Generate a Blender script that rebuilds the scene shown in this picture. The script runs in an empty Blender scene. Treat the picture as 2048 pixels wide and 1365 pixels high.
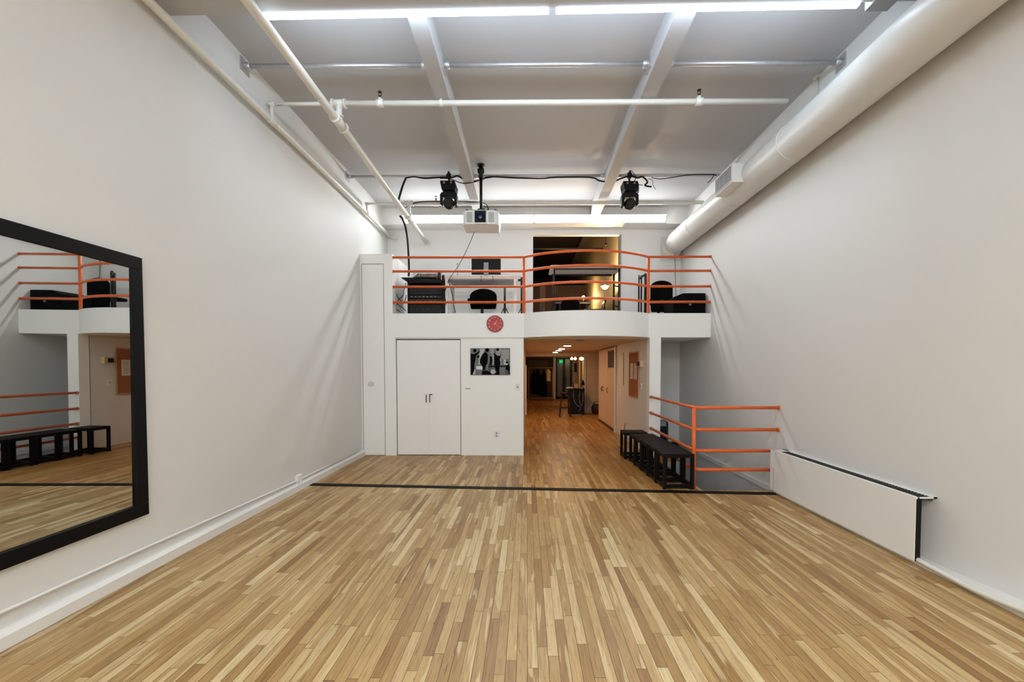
import bpy, bmesh, math, random
from mathutils import Vector, Matrix, Euler
random.seed(7)
PI = math.pi
SC = bpy.context.scene
COL = SC.collection
H = 1.58                       # camera height
F = 850.0                      # focal length in pixels of the 2048 frame
PITCH = 0.0315
YAW = 7.7 / F
PPX, PPY = 1054 - 7.7, 737 + F * math.tan(PITCH)

# ------------------------------------------------------------------ camera
cd = bpy.data.cameras.new('camera'); cam = bpy.data.objects.new('camera', cd); COL.objects.link(cam)
cd.sensor_width = 36; cd.lens = F / 2048 * 36
cam.location = (0, 0, H); cam.rotation_euler = (PI / 2 - PITCH, 0, YAW)
cd.shift_x = -(PPX - 1024) / 2048; cd.shift_y = (PPY - 682.5) / 2048
cd.clip_start = 0.05; cd.clip_end = 100
SC.camera = cam
CM = Euler((PI / 2 - PITCH, 0, YAW)).to_matrix()

def at(px, py, X=None, Y=None, Z=None):
    """point where the sight line of a photo pixel meets the plane X=, Y= or Z="""
    d = CM @ Vector((px - PPX, PPY - py, -F)); o = Vector((0, 0, H))
    t = X / d.x if X is not None else (Y / d.y if Y is not None else (Z - H) / d.z)
    return o + d * t

# ------------------------------------------------------------------ materials
def srgb(c):
    if isinstance(c, str): c = [int(c[i:i + 2], 16) for i in (0, 2, 4)]
    f = lambda v: (v / 255 / 12.92) if v / 255 <= .04045 else ((v / 255 + .055) / 1.055) ** 2.4
    return (f(c[0]), f(c[1]), f(c[2]), 1)

def mat(name, col, rough=.6, metal=0, var=.06, scale=6, bump=0, spec=.5):
    m = bpy.data.materials.new(name); m.use_nodes = True
    nt = m.node_tree; n = nt.nodes; l = nt.links
    b = n['Principled BSDF']; b.inputs['Roughness'].default_value = rough; b.inputs['Metallic'].default_value = metal
    b.inputs['Specular IOR Level'].default_value = spec
    tc = n.new('ShaderNodeTexCoord'); nz = n.new('ShaderNodeTexNoise'); nz.inputs['Scale'].default_value = scale
    nz.inputs['Detail'].default_value = 4
    l.new(tc.outputs['Object'], nz.inputs['Vector'])
    mx = n.new('ShaderNodeMix'); mx.data_type = 'RGBA'
    c = srgb(col); lo = tuple(v * (1 - var) for v in c[:3]) + (1,); hi = tuple(min(1, v * (1 + var)) for v in c[:3]) + (1,)
    mx.inputs[6].default_value = lo; mx.inputs[7].default_value = hi
    l.new(nz.outputs['Fac'], mx.inputs[0]); l.new(mx.outputs[2], b.inputs['Base Color'])
    if bump:
        bp = n.new('ShaderNodeBump'); bp.inputs['Strength'].default_value = bump; bp.inputs['Distance'].default_value = .01
        nz2 = n.new('ShaderNodeTexNoise'); nz2.inputs['Scale'].default_value = scale * 8
        l.new(tc.outputs['Object'], nz2.inputs['Vector']); l.new(nz2.outputs['Fac'], bp.inputs['Height']); l.new(bp.outputs[0], b.inputs['Normal'])
    return m

def emis(name, col, s):
    m = bpy.data.materials.new(name); m.use_nodes = True
    nt = m.node_tree; n = nt.nodes; n.clear()
    e = n.new('ShaderNodeEmission'); e.inputs[0].default_value = srgb(col); e.inputs[1].default_value = s
    o = n.new('ShaderNodeOutputMaterial'); nt.links.new(e.outputs[0], o.inputs[0])
    return m

def wood_floor():
    m = bpy.data.materials.new('oak_strip_floor'); m.use_nodes = True
    nt = m.node_tree; n = nt.nodes; l = nt.links; b = n['Principled BSDF']
    def M(op, a, c=None, d=None):
        x = n.new('ShaderNodeMath'); x.operation = op
        for i, v in enumerate((a, c, d)):
            if v is None: continue
            if isinstance(v, (int, float)): x.inputs[i].default_value = v
            else: l.new(v, x.inputs[i])
        return x.outputs[0]
    def XYZ(a, c, d=0):
        x = n.new('ShaderNodeCombineXYZ')
        for i, v in enumerate((a, c, d)):
            if isinstance(v, (int, float)): x.inputs[i].default_value = v
            else: l.new(v, x.inputs[i])
        return x.outputs[0]
    def NO(vec, sc, det=3, dist=0):
        x = n.new('ShaderNodeTexNoise'); x.inputs['Scale'].default_value = sc; x.inputs['Detail'].default_value = det
        x.inputs['Distortion'].default_value = dist; l.new(vec, x.inputs['Vector']); return x.outputs['Fac']
    def WN(vec):
        x = n.new('ShaderNodeTexWhiteNoise'); x.noise_dimensions = '3D'; l.new(vec, x.inputs['Vector']); return x.outputs['Value']
    def RAMP(fac, stops):
        x = n.new('ShaderNodeValToRGB'); e = x.color_ramp.elements
        while len(e) < len(stops): e.new(.5)
        for i, (p, c) in enumerate(stops): e[i].position = p; e[i].color = srgb(c)
        l.new(fac, x.inputs[0]); return x.outputs[0]
    def MIX(fac, a, c, mode='MIX'):
        x = n.new('ShaderNodeMix'); x.data_type = 'RGBA'; x.blend_type = mode
        for i, v in ((0, fac), (6, a), (7, c)):
            if isinstance(v, (int, float, tuple)): x.inputs[i].default_value = v
            else: l.new(v, x.inputs[i])
        return x.outputs[2]
    g = n.new('ShaderNodeNewGeometry'); s = n.new('ShaderNodeSeparateXYZ'); l.new(g.outputs['Position'], s.inputs[0])
    x, y = s.outputs[0], s.outputs[1]
    W = .0572
    u = M('DIVIDE', x, W); r = M('FLOOR', u); fu = M('FRACT', u)
    r1 = WN(XYZ(r, 3.7)); r2 = WN(XYZ(r, 11.3))
    L = M('MULTIPLY_ADD', r1, .75, .5)
    v = M('DIVIDE', M('MULTIPLY_ADD', r2, 17.0, M('ADD', y, 40.0)), L)
    c = M('FLOOR', v); fv = M('MULTIPLY', M('FRACT', v), L)
    idv = WN(XYZ(r, c, 5)); id2 = WN(XYZ(r, c, 9))
    base = RAMP(idv, [(0, '9a7344'), (.12, 'ae8a57'), (.5, 'be9b67'), (.8, 'c9a975'), (.92, 'dbbf90'), (1, 'e8d3a8')])
    off = M('MULTIPLY', idv, 31.0)
    # sapwood streaks, grain, knots
    st = NO(XYZ(M('MULTIPLY_ADD', x, 16.0, off), M('MULTIPLY', y, 1.1), off), 1.0, 2, .6)
    stm = n.new('ShaderNodeMapRange'); stm.inputs[1].default_value = .6; stm.inputs[2].default_value = .625; l.new(st, stm.inputs[0])
    base = MIX(M('MULTIPLY', stm.outputs[0], .6), base, srgb('e6d0a4'))
    dk = n.new('ShaderNodeMapRange'); dk.inputs[1].default_value = .36; dk.inputs[2].default_value = .24; l.new(st, dk.inputs[0])
    base = MIX(M('MULTIPLY', dk.outputs[0], .55), base, srgb('8a6238'))
    gr = NO(XYZ(M('MULTIPLY_ADD', x, 120.0, off), M('MULTIPLY', y, 4.5), off), 1.0, 5, 1.2)
    grc = RAMP(gr, [(.3, (190, 182, 172)), (.5, (238, 236, 232)), (.72, (255, 255, 255))])
    base = MIX(.8, base, grc, 'MULTIPLY')
    kn = NO(XYZ(M('MULTIPLY', x, 22.0), M('MULTIPLY', y, 5.0), 2.0), 1.0, 3, 2.0)
    knm = n.new('ShaderNodeMapRange'); knm.inputs[1].default_value = .68; knm.inputs[2].default_value = .76; l.new(kn, knm.inputs[0])
    base = MIX(M('MULTIPLY', knm.outputs[0], .7), base, srgb('57391f'))
    # the hall boards beyond the studio are more orange, with warm hall light painted in
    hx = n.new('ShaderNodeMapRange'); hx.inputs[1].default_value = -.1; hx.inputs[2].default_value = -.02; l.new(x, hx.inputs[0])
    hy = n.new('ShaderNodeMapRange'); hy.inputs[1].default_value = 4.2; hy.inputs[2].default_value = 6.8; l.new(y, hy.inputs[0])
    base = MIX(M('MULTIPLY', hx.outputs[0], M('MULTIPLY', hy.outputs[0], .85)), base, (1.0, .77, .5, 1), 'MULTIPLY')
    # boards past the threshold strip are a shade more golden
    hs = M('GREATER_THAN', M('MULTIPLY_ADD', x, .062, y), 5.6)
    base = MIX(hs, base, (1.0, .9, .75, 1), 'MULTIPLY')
    base = MIX(1.0, base, (1.0, .98, .93, 1), 'MULTIPLY')
    # joints
    e1 = M('LESS_THAN', fu, .05); e2 = M('LESS_THAN', fv, .003)
    soft = M('MULTIPLY', M('MAXIMUM', e1, e2), M('MULTIPLY_ADD', id2, .5, .6))
    base = MIX(soft, base, srgb('2e1a0a'))
    l.new(base, b.inputs['Base Color'])
    rg = M('MULTIPLY_ADD', NO(XYZ(M('MULTIPLY', x, 3.0), y), 1.5, 3), .2, .27); l.new(rg, b.inputs['Roughness'])
    b.inputs['Specular IOR Level'].default_value = .36
    bp = n.new('ShaderNodeBump'); bp.inputs['Strength'].default_value = .25; bp.inputs['Distance'].default_value = .002
    l.new(M('SUBTRACT', M('MULTIPLY', gr, .3), M('MAXIMUM', e1, e2)), bp.inputs['Height']); l.new(bp.outputs[0], b.inputs['Normal'])
    return m

M_ = dict(
    wall=mat('white_wall_paint', (226, 224, 220), .55, var=.015, scale=1.2, bump=.04),
    wallcool=mat('loft_wall_paint', (240, 239, 237), .55, var=.015, scale=1.2, bump=.03),
    ceil=mat('ceiling_paint', (192, 190, 190), .7, var=.03, scale=.8),
    trim=mat('trim_white', (236, 233, 228), .4, var=.02),
    door=mat('door_white', (250, 248, 244), .42, var=.015),
    fascia=mat('fascia_paint', (250, 249, 244), .5, var=.012),
    pipe=mat('painted_pipe', (228, 224, 214), .35, var=.05, scale=10),
    duct=mat('painted_duct', (224, 221, 215), .38, var=.03, scale=3),
    galv=mat('galvanised_steel', (205, 205, 207), .45, .8, .15, 15),
    orange=mat('orange_enamel', (230, 104, 42), .35, var=.06, scale=12),
    pink=mat('faded_pink_fitting', (205, 130, 122), .5),
    black=mat('black_satin_wood', (9, 9, 9), .55, var=.25, scale=20, spec=.16),
    blackp=mat('black_plastic', (8, 8, 10), .5, var=.2, scale=20, spec=.25),
    blackf=mat('black_fabric', (7, 7, 10), .9, var=.3, scale=60, bump=.3, spec=.15),
    bmetal=mat('black_metal', (9, 9, 11), .4, 0, .2, 20, spec=.35),
    strip=mat('black_floor_strip', (16, 8, 10), .6, var=.2, spec=.15),
    mirror=mat('mirror_silver', (214, 218, 216), .008, 1, 0),
    grey=mat('grey_stairwell_paint', (216, 214, 212), .6, var=.05, scale=2),
    greyd=mat('dark_grey_plastic', (62, 64, 66), .5),
    greym=mat('mid_grey_plastic', (150, 152, 153), .5),
    louvre=mat('dark_louvre', (52, 52, 48), .5),
    white=mat('white_plastic', (238, 236, 232), .35, var=.01),
    cork=mat('cork', (168, 104, 66), .9, var=.25, scale=80, bump=.4),
    corkfr=mat('pale_wood_frame', (186, 150, 110), .5, var=.1, scale=20),
    paper=mat('paper', (225, 220, 214), .8, var=.02),
    red=mat('clock_red', (190, 38, 40), .4, var=.03),
    redd=mat('clock_rim', (120, 26, 22), .4),
    pinkw=mat('clock_numeral', (250, 205, 200), .5),
    hallw=mat('hall_wall_paint', (222, 196, 168), .6, var=.03, scale=2),
    hallc=mat('hall_ceiling_paint', (220, 194, 166), .7, var=.03, scale=2),
    cab=mat('beige_cabinet', (224, 196, 170), .45, var=.03, scale=3),
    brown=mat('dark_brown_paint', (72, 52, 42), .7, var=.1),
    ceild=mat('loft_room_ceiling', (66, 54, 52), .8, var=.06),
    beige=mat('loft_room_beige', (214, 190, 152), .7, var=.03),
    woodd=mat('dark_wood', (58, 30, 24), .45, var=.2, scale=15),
    woodl=mat('light_wood', (170, 120, 72), .5, var=.15, scale=15),
    glassf=mat('frosted_glass', (120, 132, 140), .25, var=.15, scale=2),
    cream=mat('cream_cloth', (214, 186, 140), .9, var=.12, scale=30, bump=.3),
    graymesh=mat('projector_grille', (188, 186, 180), .6),
    brass=mat('brass', (160, 120, 60), .35, 1),
    copper=mat('sprinkler_bronze', (70, 48, 36), .4, .8),
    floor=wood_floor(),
)
E_near = emis('tube_near', (212, 234, 255), 20)
E_fill = emis('fill_rear', (242, 248, 250), 31)
E_far = emis('tube_far', (240, 247, 250), 30)
E_down = emis('downlight_glow', (255, 222, 178), 80)
E_globe = emis('globe_glow', (255, 222, 170), 30)
E_lamp = emis('floor_lamp_glow', (255, 222, 170), 3000)
E_exit = emis('exit_glow', (20, 190, 110), .8)

# ------------------------------------------------------------------ mesh builder
class MB:
    def __init__(s): s.bm = bmesh.new(); s.mats = []
    def _m(s, m):
        if m is None: return 0
        if m not in s.mats: s.mats.append(m)
        return s.mats.index(m)
    def face(s, pts, m=None, smooth=False):
        vs = [s.bm.verts.new(p) for p in pts]; f = s.bm.faces.new(vs); f.material_index = s._m(m); f.smooth = smooth; return f
    def box(s, x0, x1, y0, y1, z0, z1, m=None, rot=None, c=None):
        x0, x1 = min(x0, x1), max(x0, x1); y0, y1 = min(y0, y1), max(y0, y1); z0, z1 = min(z0, z1), max(z0, z1)
        P = [Vector((x, y, z)) for z in (z0, z1) for y in (y0, y1) for x in (x0, x1)]
        if rot is not None:
            c = c or Vector(((x0 + x1) / 2, (y0 + y1) / 2, (z0 + z1) / 2))
            P = [c + rot @ (p - c) for p in P]
        v = [s.bm.verts.new(p) for p in P]; k = s._m(m)
        for q in ((0, 2, 3, 1), (4, 5, 7, 6), (0, 1, 5, 4), (2, 6, 7, 3), (0, 4, 6, 2), (1, 3, 7, 5)):
            f = s.bm.faces.new([v[i] for i in q]); f.material_index = k
        return s
    def prism(s, poly, axis, a, b, m=None):
        """poly: 2-D points; axis 'x' takes (y,z), 'y' takes (x,z), 'z' takes (x,y)"""
        def P(p, t): return {'x': (t, p[0], p[1]), 'y': (p[0], t, p[1]), 'z': (p[0], p[1], t)}[axis]
        A = [s.bm.verts.new(P(p, a)) for p in poly]; B = [s.bm.verts.new(P(p, b)) for p in poly]; k = s._m(m)
        n = len(poly)
        for fs in (A, B[::-1]): s.bm.faces.new(fs).material_index = k
        for i in range(n): s.bm.faces.new((A[i], B[i], B[(i + 1) % n], A[(i + 1) % n])).material_index = k
        return s
    def tube(s, pts, r, seg=10, m=None, cap=True):
        pts = [Vector(p) for p in pts]; k = s._m(m); rings = []
        up = None
        for i, p in enumerate(pts):
            a = pts[max(i - 1, 0)]; b = pts[min(i + 1, len(pts) - 1)]
            if (b - a).length < 1e-9: b = a + Vector((0, 0, 1e-3))
            t = (b - a).normalized()
            if up is None:
                up = Vector((0, 0, 1)) if abs(t.z) < .9 else Vector((1, 0, 0))
            u = (up - t * up.dot(t)).normalized(); w = t.cross(u); up = u
            rr = r[i] if isinstance(r, (list, tuple)) else r
            rings.append([s.bm.verts.new(p + (u * math.cos(q) + w * math.sin(q)) * rr) for q in [2 * PI * j / seg for j in range(seg)]])
        for A, B in zip(rings, rings[1:]):
            for j in range(seg):
                f = s.bm.faces.new((A[j], A[(j + 1) % seg], B[(j + 1) % seg], B[j])); f.smooth = True; f.material_index = k
        if cap:
            s.bm.faces.new(rings[0][::-1]).material_index = k; s.bm.faces.new(rings[-1]).material_index = k
        return s
    def lathe(s, c, prof, axis='z', seg=24, m=None):
        """prof: (radius, height) pairs along axis"""
        c = Vector(c); D = {'z': Vector((0, 0, 1)), 'y': Vector((0, 1, 0)), 'x': Vector((1, 0, 0))}[axis]
        U = Vector((1, 0, 0)) if axis != 'x' else Vector((0, 1, 0)); W = D.cross(U); k = s._m(m)
        R = [[s.bm.verts.new(c + D * h + (U * math.cos(q) + W * math.sin(q)) * max(r, 1e-5)) for q in [2 * PI * j / seg for j in range(seg)]] for r, h in prof]
        for A, B in zip(R, R[1:]):
            for j in range(seg):
                f = s.bm.faces.new((A[j], A[(j + 1) % seg], B[(j + 1) % seg], B[j])); f.smooth = True; f.material_index = k
        s.bm.faces.new(R[0][::-1]).material_index = k; s.bm.faces.new(R[-1]).material_index = k
        return s
    def sphere(s, c, r, m=None, sc=(1, 1, 1), seg=16):
        k = s._m(m); T = Matrix.Translation(c) @ Matrix.Diagonal((r * sc[0], r * sc[1], r * sc[2], 1))
        o = bmesh.ops.create_uvsphere(s.bm, u_segments=seg, v_segments=max(8, seg // 2), radius=1, matrix=T)
        for v in o['verts']:
            for f in v.link_faces: f.smooth = True; f.material_index = k
        return s
    def build(s, name, m, parent=None, bevel=0, origin=None):
        if m is None: m = s.mats[0]
        bmesh.ops.recalc_face_normals(s.bm, faces=s.bm.faces)
        me = bpy.data.meshes.new(name)
        if s.mats:
            if m not in s.mats and any(True for _ in ()): pass
            for q in s.mats: me.materials.append(q)
        else: me.materials.append(m)
        if parent is not None: origin = parent.matrix_basis.translation
        if origin is None:
            bb = [v.co for v in s.bm.verts]
            origin = Vector((sum(v.x for v in bb) / len(bb), sum(v.y for v in bb) / len(bb), min(v.z for v in bb)))
        origin = Vector(origin)
        if parent is None: bmesh.ops.translate(s.bm, verts=s.bm.verts, vec=-origin)
        else:
            o2 = origin
            pp = parent.parent
            while pp is not None: o2 = o2 + pp.matrix_basis.translation; pp = pp.parent
            bmesh.ops.translate(s.bm, verts=s.bm.verts, vec=-o2)
        s.bm.to_mesh(me); s.bm.free()
        o = bpy.data.objects.new(name, me); COL.objects.link(o)
        if parent is None: o.location = origin
        else: o.parent = parent
        if bevel:
            b = o.modifiers.new('edge', 'BEVEL'); b.width = bevel; b.segments = 2; b.limit_method = 'ANGLE'; b.angle_limit = .6
            b.harden_normals = False
        return o

def tag(o, label=None, cat=None, group=None, kind=None):
    if label: o['label'] = label
    if cat: o['category'] = cat
    if group: o['group'] = group
    if kind: o['kind'] = kind
    return o
def thing(name, loc, label, cat, group=None, rz=0):
    o = bpy.data.objects.new(name, None); COL.objects.link(o); o.location = loc; o.rotation_euler.z = rz
    o.empty_display_size = .1
    return tag(o, label, cat, group)
def struct(name, mb, m, bevel=0):
    return tag(mb.build(name, m, bevel=bevel), kind='structure')
def dup(o, parent=None):
    c = o.copy(); COL.objects.link(c); c.parent = parent
    for ch in [q for q in bpy.data.objects if q.parent == o]: dup(ch, c)
    return c
def bx(*a): return MB().box(*a)
def text_into(mb, body, size, c, m, rotz=0, th=.001):
    """text standing upright facing -Y, centred at c, added into mb"""
    cu = bpy.data.curves.new('t', 'FONT'); cu.body = body; cu.size = size; cu.align_x = 'CENTER'; cu.align_y = 'CENTER'; cu.extrude = th
    to = bpy.data.objects.new('t', cu); COL.objects.link(to); bpy.context.view_layer.update()
    me = bpy.data.meshes.new_from_object(to.evaluated_get(bpy.context.evaluated_depsgraph_get()))
    R = Matrix.Translation(c) @ Matrix.Rotation(PI / 2, 4, 'X'); me.transform(R)
    n0 = len(mb.bm.faces); k = mb._m(m); mb.bm.from_mesh(me); mb.bm.faces.ensure_lookup_table()
    for f in mb.bm.faces[n0:]: f.material_index = k
    bpy.data.objects.remove(to); bpy.data.curves.remove(cu); bpy.data.meshes.remove(me)

def smooth_path(P, n=6):
    P = [Vector(p) for p in P]; out = []
    for i in range(len(P) - 1):
        p0, p1, p2, p3 = P[max(i - 1, 0)], P[i], P[i + 1], P[min(i + 2, len(P) - 1)]
        for k in range(n):
            t = k / n
            out.append(.5 * ((2 * p1) + (p2 - p0) * t + (2 * p0 - 5 * p1 + 4 * p2 - p3) * t * t + (3 * p1 - p0 - 3 * p2 + p3) * t ** 3))
    out.append(P[-1]); return out

# ------------------------------------------------------------------ key planes
XL, XR = -2.98, 3.27
ZC = 4.86                       # studio ceiling
YB = -4.6                       # wall behind the camera
YF = 7.62                       # balcony front / storage wall plane
YSOF, YBK = 8.78, 9.14          # far soffit face, upper back wall
ZF0, ZF1 = 2.13, 2.56           # fascia bottom / top
ZLO = 2.50                      # loft floor
XP0, XP1 = 2.19, 2.39           # white post

# ------------------------------------------------------------------ shell
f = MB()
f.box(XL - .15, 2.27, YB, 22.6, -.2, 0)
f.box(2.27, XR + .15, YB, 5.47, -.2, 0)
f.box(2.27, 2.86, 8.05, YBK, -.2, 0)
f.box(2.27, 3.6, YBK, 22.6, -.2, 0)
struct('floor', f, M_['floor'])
struct('wall_left', bx(XL - .15, XL, YB, YBK + .15, 0, ZC), M_['wall'])
w = MB(); w.box(XR, XR + .15, YB, YBK + .15, -.06, ZC + .1)
struct('wall_right', w, M_['wall'])
struct('wall_behind_camera', bx(XL - .15, XR + .15, YB - .15, YB, 0, ZC), M_['wall'])
struct('ceiling', bx(XL - .15, XR + .15, YB - .15, YBK + .15, ZC, ZC + .15), M_['ceil'])
# stairwell: grey lower walls and steps going down
g = MB()
g.box(XR, XR + .15, 5.4, YBK, -2.7, -.06); g.box(2.2, 2.27, 5.4, YBK, -2.7, -.2)
g.box(2.2, XR + .15, 5.33, 5.47, -2.7, -.2); g.box(2.2, XR + .15, YBK, YBK + .1, -2.7, -.01)
g.box(2.2, XR + .15, 5.4, YBK, -2.8, -2.7)
struct('wall_stairwell', g, M_['grey'])
g = MB()
for k in range(1, 12):
    g.box(2.28, XR - .01, 8.05 - .24 * k, 8.05 - .24 * (k - 1), -2.69, -1.1 - .14 * k)
struct('floor_stair_steps', g, M_['grey'])
g = MB(); g.box(XR - .018, XR, 5.45, YBK, -.07, .0); struct('baseboard_stairwell', g, M_['trim'])
# wall dividing hall from stairwell + post, under the loft
struct('wall_hall_right', bx(XP0, XP0 + .08, YF + .19, at(1229, 800, X=XP0 - .03).y - .11, 0, ZF0), M_['wall'])
struct('wall_under_loft', bx(XP0 + .08, XR, YBK, YBK + .12, 0, ZF0), M_['wall'])
p = MB(); p.box(XP0, XP1, YF, YF + .2, 0, ZF0); struct('trim_1', p, M_['fascia'])

# storage wall, the narrow tall closet and its framed opening
xs0 = at(785, 600, Y=YF).x; xd0 = at(792, 800, Y=YF).x; xd1 = at(920, 800, Y=YF).x; xw1 = at(1047, 800, Y=YF).x
ZP = at(750, 508, Y=YF).z; zdt = at(850, 678, Y=YF).z
cp0, cp1 = XL + .03, at(768, 700, Y=YF).x; zct = at(742, 529, Y=YF).z
p = MB()
p.box(cp1 + .009, xs0, YF, YBK, 0, ZP); p.box(XL, cp1 + .009, YF, YBK, zct + .009, ZP)
p.box(XL, cp1 + .009, YF + .03, YBK, 0, zct + .009)
p.box(XL, cp0 - .009, YF, YF + .03, 0, zct + .009)
struct('wall_tall_closet', p, M_['fascia'])
_s = MB()  # dark strips filling the closet door gaps, standing in for their shade
_s.box(cp0 - .009, cp0, YF + .004, YF + .03, 0, zct + .009); _s.box(cp1, cp1 + .009, YF + .004, YF + .03, 0, zct + .009); _s.box(cp0, cp1, YF + .004, YF + .03, zct, zct + .009)
tag(_s.build('gap_shade_closet', M_['greyd']), kind='structure')
d = thing('door_1', ((cp0 + cp1) / 2, YF, 0), None, None); d['kind'] = 'structure'
bx(cp0, cp1, YF + .002, YF + .028, .012, zct).build('door_panel', M_['door'], d)
hp = at(742, 769, Y=YF)
h = MB(); h.box(hp.x - .045, hp.x + .045, YF - .004, YF + .004, hp.z - .03, hp.z + .03, M_['white'])
h.tube([(hp.x - .028, YF - .004, hp.z), (hp.x - .028, YF - .02, hp.z), (hp.x + .028, YF - .02, hp.z), (hp.x + .028, YF - .004, hp.z)], .005, 6, M_['galv'])
h.tube([(hp.x + .05 * math.cos(a), YF - .005, hp.z + .036 * math.sin(a)) for a in [k * PI / 8 for k in range(17)]], .003, 5, M_['greym'])
h.build('door_pull', None, d)
p = MB()
p.box(xs0, xd0, YF, YF + .15, 0, ZF0)                       # jamb left of opening
p.box(xd0, xw1, YF + .035, YF + .15, zdt, ZF0)              # recessed head
p.box(xd1 + .012, xw1, YF + .035, YF + .15, 0, zdt)           # fixed wall with the picture
p.box(xd0, xd1 + .012, YF + .085, YF + .15, 0, zdt)
struct('wall_storage', p, M_['fascia'])
_s = MB(); _s.box(xd0 + .002, xd0 + .012, YF + .05, YF + .08, 0, zdt - .01); _s.box(xd1, xd1 + .011, YF + .05, YF + .08, 0, zdt - .01); _s.box(xd0, xd1, YF + .05, YF + .08, zdt - .022, zdt - .003)  # dark strips put in the storage door gaps as painted shade
tag(_s.build('gap_shade_storage', M_['greyd']), kind='structure')
d = thing('door_2', ((xd0 + xd1) / 2, YF + .04, 0), None, None); d['kind'] = 'structure'
xm = at(857, 800, Y=YF).x
for a, b_ in ((xd0 + .012, xm - .0004), (xm + .0004, xd1)):
    bx(a, b_, YF + .04, YF + .075, .012, zdt - .022).build('door_leaf', M_['door'], d)
for px in (853, 860):
    q = at(px, 798, Y=YF + .03); h = MB()
    h.tube(smooth_path([(q.x, YF + .038, q.z + .065), (q.x, YF + .008, q.z + .05), (q.x, YF + .008, q.z - .05), (q.x, YF + .038, q.z - .065)], 4), .007, 8)
    h.build('door_handle', M_['bmetal'], d)
q = at(861.5, 789.5, Y=YF + .03); bx(q.x - .03, q.x + .03, YF + .025, YF + .04, q.z - .006, q.z + .006).build('door_latch', M_['bmetal'], d)

# balcony slab with bowed front
XB0, XB1, BUL = at(1048, 630, Y=YF).x, at(1297, 630, Y=YF).x, .42
def bow(x, y0=YF):
    if XB0 < x < XB1:
        t = (x - XB0) / (XB1 - XB0) * 2 - 1
        R = ((XB1 - XB0) ** 2 / 4 + BUL ** 2) / (2 * BUL); hx = t * (XB1 - XB0) / 2
        return y0 - (math.sqrt(R * R - hx * hx) - (R - BUL))
    return y0
xs = [xs0] + [XB0 + (XB1 - XB0) * k / 28 for k in range(29)] + [XR]
poly = [(x, bow(x)) for x in xs] + [(XR, YF + .1), (XR, YBK), (xs0, YBK)]
s_ = MB(); s_.prism(poly, 'z', ZF0 + .0, ZLO, M_['fascia'])
inner = [(x, bow(x)) for x in xs] + [(x, bow(x) + .06) for x in reversed(xs)]
s_.prism(inner, 'z', ZLO, ZF1, M_['fascia'])
struct('floor_loft', s_, M_['fascia'])

# upper back wall with opening, soffits, beams
ox0, ox1, oz1 = at(1066, 550, Y=YBK).x, at(1240, 550, Y=YBK).x, at(1150, 470, Y=YBK).z
w = MB(); w.box(XL, ox0, YBK, YBK + .12, ZLO, 4.53); w.box(ox1, XR, YBK, YBK + .12, ZLO, 4.53); w.box(ox0, ox1, YBK, YBK + .12, oz1, 4.53)
struct('wall_back', w, M_['wallcool'])
w = MB(); w.box(ox1 - .012, ox1 + .02, YBK - .02, YBK + .14, ZLO, oz1); struct('trim_2', w, M_['greym'])
ZS = 4.525
struct('trim_3', bx(XL, XR, YSOF, YBK + .12, ZS, ZC), M_['wallcool'])
w = MB(); 
_q0, _q1 = at(520, 28, Z=ZS), at(1728, 4, Z=ZS)
_sl = (_q1.y - _q0.y) / (_q1.x - _q0.x)
yA, yB = _q0.y + _sl * (XL - _q0.x), _q0.y + _sl * (XR - _q0.x)
w.prism([(XL, yA - .5), (XR, yB - .5), (XR, yB), (XL, yA)], 'z', ZS, ZC)
struct('trim_4', w, M_['ceil'])
struct('trim_5', bx(XL, XR, -1.9, -1.5, ZS, ZC), M_['ceil'])
ZB = 4.63
def beam(n, x0, x1):
    w = MB(); w.box(x0, x1, 3.5, YSOF, ZB, ZC); w.box(x0, x1, -1.5, 3.05, ZB, ZC); w.box(x0, x1, YB, -1.9, ZB, ZC); struct(n, w, M_['ceil'])
beam('trim_6', at(905, 300, Z=ZB).x, at(928, 300, Z=ZB).x)
beam('trim_7', at(1237, 300, Z=ZB).x, at(1262, 300, Z=ZB).x)

# left baseboard with bevelled top
w = MB(); w.prism([(XL, 0), (XL + .055, 0), (XL + .055, .075), (XL + .03, .1), (XL, .1)], 'y', YB, YF)
struct('baseboard_left', w, M_['trim'])
w = MB(); w.prism([(YB, 0), (YB, .08), (2.4, .07), (3.3, .02), (5.33, .02), (5.33, 0)], 'x', XR - .135, XR)
struct('baseboard_right', w, M_['trim'])

# black threshold strip, slightly askew like in the studio
a0, a1 = at(610, 970, Z=0), at(1545, 988.5, Z=0)
w = MB(); hw = .05
w.prism([(XL + .056, a0.y - hw), (XR - .16, a1.y - hw), (XR - .16, a1.y + hw), (XL + .056, a0.y + hw)], 'z', .0, .008)
tag(w.build('threshold_strip', M_['strip']), 'long narrow black threshold strip laid across the wooden studio floor', 'threshold strip')

# ------------------------------------------------------------------ hall below the loft
YH = 15.1; YE = 22.0; ZH = 2.17
struct('ceiling_hall', bx(xw1 - .1, 3.6, YBK + .12, YE, ZF0, ZF0 + .1), M_['hallc'])
g = MB(); g.box(xw1 - .001, 2.27, YF + .16, YBK, ZF0 - .012, ZF0 - .002); struct('trim_8', g, M_['hallc'])
struct('wall_hall_left', bx(xw1 - .1, xw1, YF + .15, YE, 0, ZF0), M_['hallw'])
xh = at(1171, 800, Y=YH).x
struct('wall_hall_end', bx(xh, 3.6, YH, YH + .12, 0, ZF0), M_['hallw'])
g = MB(); g.box(xh, 3.6, YH - .02, YH, 0, .11); struct('baseboard_hall_end', g, M_['hallw'])
struct('trim_9', bx(xw1, xh, YH, YH + .3, at(1100, 713, Y=YH).z, ZF0), M_['hallc'])
struct('wall_hall_far', bx(xw1 - .1, 3.7, YE, YE + .1, 0, ZF0), M_['brown'])
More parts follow.
